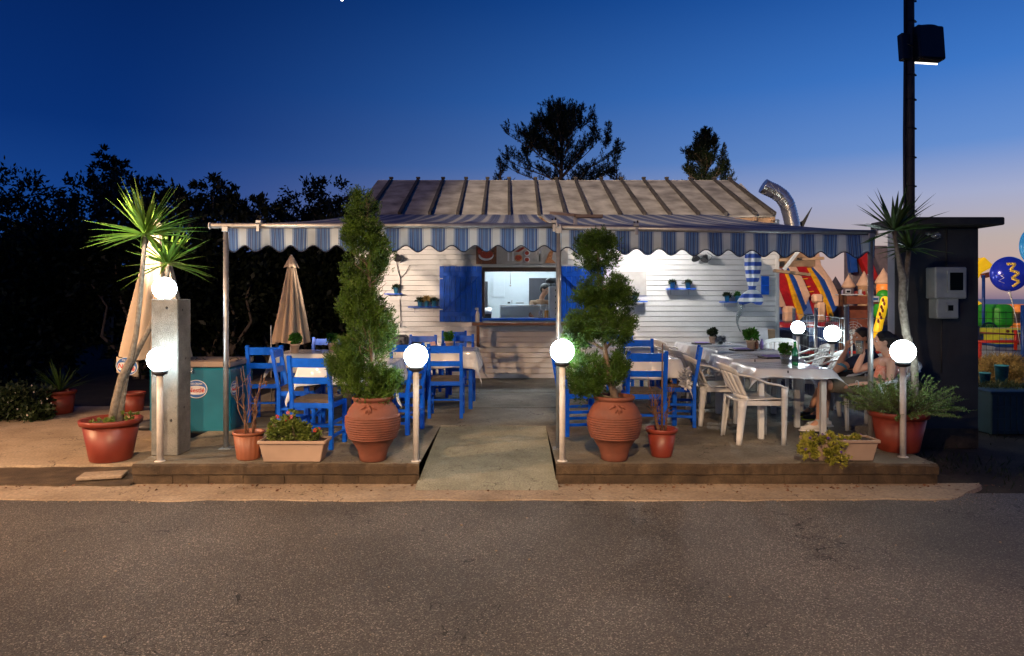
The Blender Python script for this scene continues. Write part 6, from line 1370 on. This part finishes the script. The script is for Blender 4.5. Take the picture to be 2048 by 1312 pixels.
b = MB(); b.box(RT(2037, 636, 13), (.16, .05, .19), ch=.006); tag(b.build('cream_sign', 'fascia_wood'), 'small cream square box sign beside the orange inflatable', 'sign'); bpy.data.objects['cream_sign'].data.materials[0] = MATS['gutter_concrete']
fw_ = thing('mesh_fence', 'dark wire mesh fence right of the pier', 'fence', RT(2000, 740, 10)); q11 = Vector(fw_.location); b = MB()
for py in (624, 637, 651, 668, 700, 712): b.tube([RT(1958, py, 10)-q11, RT(2075, py+1, 10)-q11], .004, 4)
for px in range(1960, 2075, 13): b.tube([RT(px, 622, 10)-q11, RT(px, 745, 10)-q11], .003, 4)
b.build('wire_panel', 'dark_metal', fw_); b = MB(); b.tube([RT(2046, 610, 10)-q11, RT(2046, 780, 10)-q11], .03, 10); b.build('post', 'infl_blue', fw_)
def hay(name, label, loc, r_, n, L, seed, m='dry_grass'):
    rg = np.random.default_rng(seed); P = rg.normal(0, 1, (n, 3)); P = unit(P)*rg.uniform(0, 1, (n, 1))**.4*np.array(r_); b = MB(); b.quads(leaves(rg, P, P*np.array([1, 1, .3])+np.array([0, 0, r_[2]]), L, .010, .6)); o = b.build(name, m, recalc=False); o.location = loc; return tag(o, label, 'plant')
hay('dry_bush', 'straw coloured dry bush lit by the added spot right of the pier', RT(2008, 742, 9.4), (.50, .2, .22), 5200, .09, 5)
hay('dark_bush', 'dark scrubby plant above the teal crate at the right edge', RT(2008, 790, 8.6), (.45, .2, .16), 3600, .08, 6, 'dark_shrub')
for px, py, w_, h_, Y, m_, lab in ((2003, 752, .16, .26, 9.0, 'pot_cyan', 'faded blue pot in front of the dry bush'), (1970, 760, .13, .17, 9.0, 'pot_cyan', 'small blue pot beside the dark pier')):
    b = MB(); b.lathe([(w_*.38, 0), (w_*.5, h_), (w_*.52, h_), (w_*.52, h_+.015), (w_*.45, h_+.015), (w_*.4, h_-.03), (.001, h_-.03)], 20); o = b.build('blue_pot', m_); o.location = RT(px, py+h_*F/Y/2, Y); tag(o, lab, 'pot')
cr = thing('plastic_crate', 'large dark teal planter crate in the shade at the right edge', 'crate', (xx(2010, 8.4), 8.4, -.04)); b = MB()
b.box((.0, 0, .26), (.62, .4, .5), ch=.01); b.build('box', 'crate_teal', cr); b = MB()
for i in range(9): b.box((-.30+i*.075, -.205, .26), (.012, .012, .46), ch=.002)
for z in (.06, .2, .34, .48): b.box((0, -.206, z), (.62, .014, .014), ch=.002)
b.build('ribs', 'crate_teal', cr); b = MB(); b.box((0, 0, .515), (.66, .44, .03), ch=.006); b.build('rim', 'crate_teal', cr)
b = MB(); b.tube([RT(2075, 700, 9.9), RT(2045, 860, 9.3)], .004, 4)

# ------------------------------------------------------------------ litter in the gutter
rg = np.random.default_rng(41); n = 420; P = np.stack([rg.uniform(-6.5, 4.2, n), 5.86-np.abs(rg.normal(0, .11, n)), np.full(n, .013)], 1); b = MB()
b.quads(leaves(rg, P, np.concatenate([rg.normal(0, 1, (n, 2)), rg.uniform(0, .15, (n, 1))], 1), .028, .014, .05, .6)); o = b.build('leaf_litter', 'dry_stem', recalc=False); tag(o, 'dry leaf litter scattered along the foot of the kerb', kind='stuff')
b = MB(); rr = random.Random(77)
for i in range(260):
    x = rr.uniform(-6.5, 4.6); y = rr.choice([rr.gauss(5.42, .06), rr.gauss(5.85, .04), rr.uniform(3.2, 5.4)]); q = rr.uniform(.003, .010); b.ball((x, y, .006+q*.4), (q, q*.8, q*.6), 6, 4)
tag(b.build('pebbles', 'gutter_concrete'), 'small pebbles lying along the road edge', kind='stuff')
# ------------------------------------------------------------------ trees
def broadleaf(label, x, Y, zc, r3, n, seed, leafm='tree_leaf', L=.13, Wd=.06, group='dark trees behind the terrace', name='tree', lobes=9, low=0):
    t = thing(name, label, 'tree', (x, Y, -.05), group=group); rg = np.random.default_rng(seed); r_ = random.Random(seed); Vs = []; cs = []
    for i in range(lobes):
        d = unit(rg.normal(0, 1, 3)); c = np.array([d[0]*r3[0]*.62, d[1]*r3[1]*.5, zc+.05+d[2]*r3[2]*.55]); k = rg.uniform(.38, .62); P, D = clump_cloud(rg, c, np.array(r3)*k, n//lobes//40, 40, min(r3)*.13, .5); Vs.append(leaves(rg, P, D+np.array([0, 0, -.2]), L, Wd, .7)); cs.append(c)
    b = MB(); b.quads(np.concatenate(Vs)); b.build('crown', leafm, t, recalc=False)
    b = MB(); tp_ = Vector((0, 0, zc*.75)); pts = limb(b, (0, 0, 0), tp_, .16, .07, r_, .05, 5, 8)
    for c in cs: limb(b, pts[r_.randint(2, 5)], Vector(c), .05, .012, r_, .12, 4, 5)
    b.build('trunk', 'bark', t); return t
LT = [ # px, Y, py of crown centre, rx m, rz m
    (-60, 15, 470, 2.2, 1.7, 6500, 'ragged dark tree at the left edge of the photo'), (120, 17, 450, 2.0, 1.45, 6500, 'dark tree above the dim spiky plant at the left'), (212, 19, 372, .62, .95, 2200, 'tallest dark treetop above the left yucca'),
    (290, 16, 440, 1.7, 1.15, 5500, 'dark tree directly behind the left yucca head'), (440, 15.5, 425, 1.35, .80, 5200, 'drooping feathery tree left of the awning end'), (655, 21, 425, 1.9, 1.25, 6500, 'dark tree right behind the left awning, nearest the roof'), (560, 22, 470, 1.9, 1.0, 4500, 'low dark tree behind the left awning bar')]
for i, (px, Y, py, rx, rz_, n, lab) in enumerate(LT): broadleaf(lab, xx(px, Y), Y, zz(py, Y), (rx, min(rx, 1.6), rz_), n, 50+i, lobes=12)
UT = [(-30, 13.5, 620, 2.0, 1.6, 'black undergrowth bush at the far left edge'), (130, 14, 620, 1.9, 1.6, 'black bush behind the spiky potted plant'), (290, 14, 610, 1.7, 1.6, 'black bush behind the left yucca pot'), (430, 14, 590, 1.6, 1.7, 'black bush behind the freezer'), (560, 14.5, 600, 1.6, 1.5, 'black bush behind the beige parasol'), (690, 15, 600, 1.6, 1.6, 'black bush behind the spiral cypress')]
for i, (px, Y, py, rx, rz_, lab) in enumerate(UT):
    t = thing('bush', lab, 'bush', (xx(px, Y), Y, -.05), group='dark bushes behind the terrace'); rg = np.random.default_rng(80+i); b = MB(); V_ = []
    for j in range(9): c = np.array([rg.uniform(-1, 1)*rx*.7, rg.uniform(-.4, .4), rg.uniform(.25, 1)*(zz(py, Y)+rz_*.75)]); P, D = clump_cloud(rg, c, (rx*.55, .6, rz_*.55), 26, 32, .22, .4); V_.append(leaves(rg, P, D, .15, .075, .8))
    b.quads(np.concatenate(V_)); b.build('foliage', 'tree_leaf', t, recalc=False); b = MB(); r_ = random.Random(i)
    for j in range(5): limb(b, (r_.uniform(-.4, .4), 0, 0), (r_.uniform(-1, 1), r_.uniform(-.3, .3), r_.uniform(1.4, 2.6)), .05, .015, r_, .1, 4, 5)
    b.build('stems', 'bark', t)
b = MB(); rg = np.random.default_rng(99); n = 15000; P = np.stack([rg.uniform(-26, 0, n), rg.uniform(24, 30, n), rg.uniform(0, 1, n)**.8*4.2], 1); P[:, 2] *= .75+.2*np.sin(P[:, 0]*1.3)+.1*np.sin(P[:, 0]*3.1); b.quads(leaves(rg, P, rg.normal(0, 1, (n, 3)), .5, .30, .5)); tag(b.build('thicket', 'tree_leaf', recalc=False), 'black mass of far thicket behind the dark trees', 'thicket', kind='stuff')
def pine(label, x, Y, ztop, zlow, spread_, n_l, seed, lean=0, group='pines rising behind the roof', dens=1.0, leader=()):
    t = thing('pine_tree', label, 'tree', (x, Y, -.05), group=group); r_ = random.Random(seed); rg = np.random.default_rng(seed); tb = MB(); H = ztop+.05; Pl = []; Dl = []
    tb.tube([(0, 0, 0), (0, 0, H*.5), (lean*.5, 0, H*.8), (lean, 0, H-.25)], [.16, .11, .06, .015], 8)
    def tuft(p, d, L):
        d = Vector(d).normalized(); k = int(44*dens*L/.4)
        for q in range(k): f = r_.random(); Pl.append(Vector(p)+d*L*f+Vector((r_.gauss(0, .035), r_.gauss(0, .035), r_.gauss(0, .03)))*(1.3-f)); Dl.append(d*1.1+Vector((r_.gauss(0, .45), r_.gauss(0, .45), r_.gauss(0, .4))))
    ends = []
    for i in range(n_l):
        f = (i+.5)/n_l; z = (zlow-1.0)+(H-.3-zlow+1.0)*f; a = r_.uniform(0, 6.28); L = spread_*(1-f**2.2*.82)*r_.uniform(.6, 1.08); base = Vector((lean*f, 0, z)); e = base+Vector((math.cos(a)*L, math.sin(a)*L*.8, L*r_.uniform(.30, .65))); pts = limb(tb, base, e, .035*(1.2-f), .008, r_, .06, 5, 5)
        for j in range(1, 6):
            for q in range(4): p = pts[j]; d = Vector((math.cos(a)*.5+r_.uniform(-.7, .7), math.sin(a)*.5+r_.uniform(-.7, .7), r_.uniform(.5, 1.3))); s2 = p+d.normalized()*r_.uniform(.15, .40)*min(1.0, spread_/1.4); limb(tb, p, s2, .009, .004, r_, .08, 2, 4); tuft(p.lerp(s2, .3), s2-p, (s2-p).length*.9+.12)
            
        tuft(e, Vector((math.cos(a)*.25, 0, 1)), .45*min(1.0, spread_/1.2))
    for (dx, dz) in leader:
        p = Vector((dx, 0, dz-.9)); e = Vector((dx*1.08, 0, dz)); limb(tb, p, e, .02, .005, r_, .04, 4, 5)
        for j in range(7): m_ = p.lerp(e, j/7); 
        for j in range(30): m_ = p.lerp(e, r_.uniform(.0, .95)); k = (1-(m_-p).length/.95); tuft(m_, (r_.uniform(-1, 1)*.8, r_.uniform(-1, 1)*.8, 1.0), .12+.22*k)
        tuft(e-Vector((0, 0, .2)), (0, 0, 1), .28)
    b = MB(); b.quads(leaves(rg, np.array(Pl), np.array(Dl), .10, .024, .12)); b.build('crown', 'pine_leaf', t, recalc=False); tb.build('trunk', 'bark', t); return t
Y = 24; k = Y/F
pine('broad many topped pine rising behind the middle of the roof', xx(1120, Y), Y, zz(215, Y), zz(350, Y), 2.15, 40, 71, lean=.1, leader=[((1161-1120)*k, zz(208, Y)), ((1101-1120)*k, zz(216, Y)), ((1133-1120)*k, zz(222, Y)), ((1072-1120)*k, zz(238, Y)), ((1211-1120)*k, zz(244, Y)), ((1184-1120)*k, zz(232, Y)), ((1055-1120)*k, zz(262, Y)), ((1228-1120)*k, zz(280, Y))])
pine('low side pine at the left foot of the broad pine', xx(1000, Y), Y+.5, zz(302, Y), zz(350, Y), .40, 9, 72, dens=.35)
pine('low side pine at the right foot of the broad pine', xx(1238, Y), Y+.5, zz(320, Y), zz(350, Y), .5, 9, 75, dens=.4)
pine('small pointed pine behind the right part of the roof', xx(1410, Y), Y, zz(264, Y), zz(365, Y), .95, 26, 73, leader=[((1410-1410)*k, zz(256, Y)), ((1396-1410)*k, zz(268, Y)), ((1428-1410)*k, zz(268, Y)), ((1444-1410)*k, zz(290, Y)), ((1380-1410)*k, zz(300, Y)), ((1450-1410)*k, zz(320, Y))])
pine('tiny pine tip right of the small pointed pine', xx(1467, Y), Y+1, zz(348, Y), zz(365, Y), .3, 7, 74, dens=.8)
# moon
b = MB(); b.ball((0, 0, 0), 11, 20, 12); o = b.build('moon', 'moon_light'); o.location = at(684, -1, 5200); tag(o, 'small bright moon at the top edge of the sky', 'moon')
bpy.context.view_layer.update()
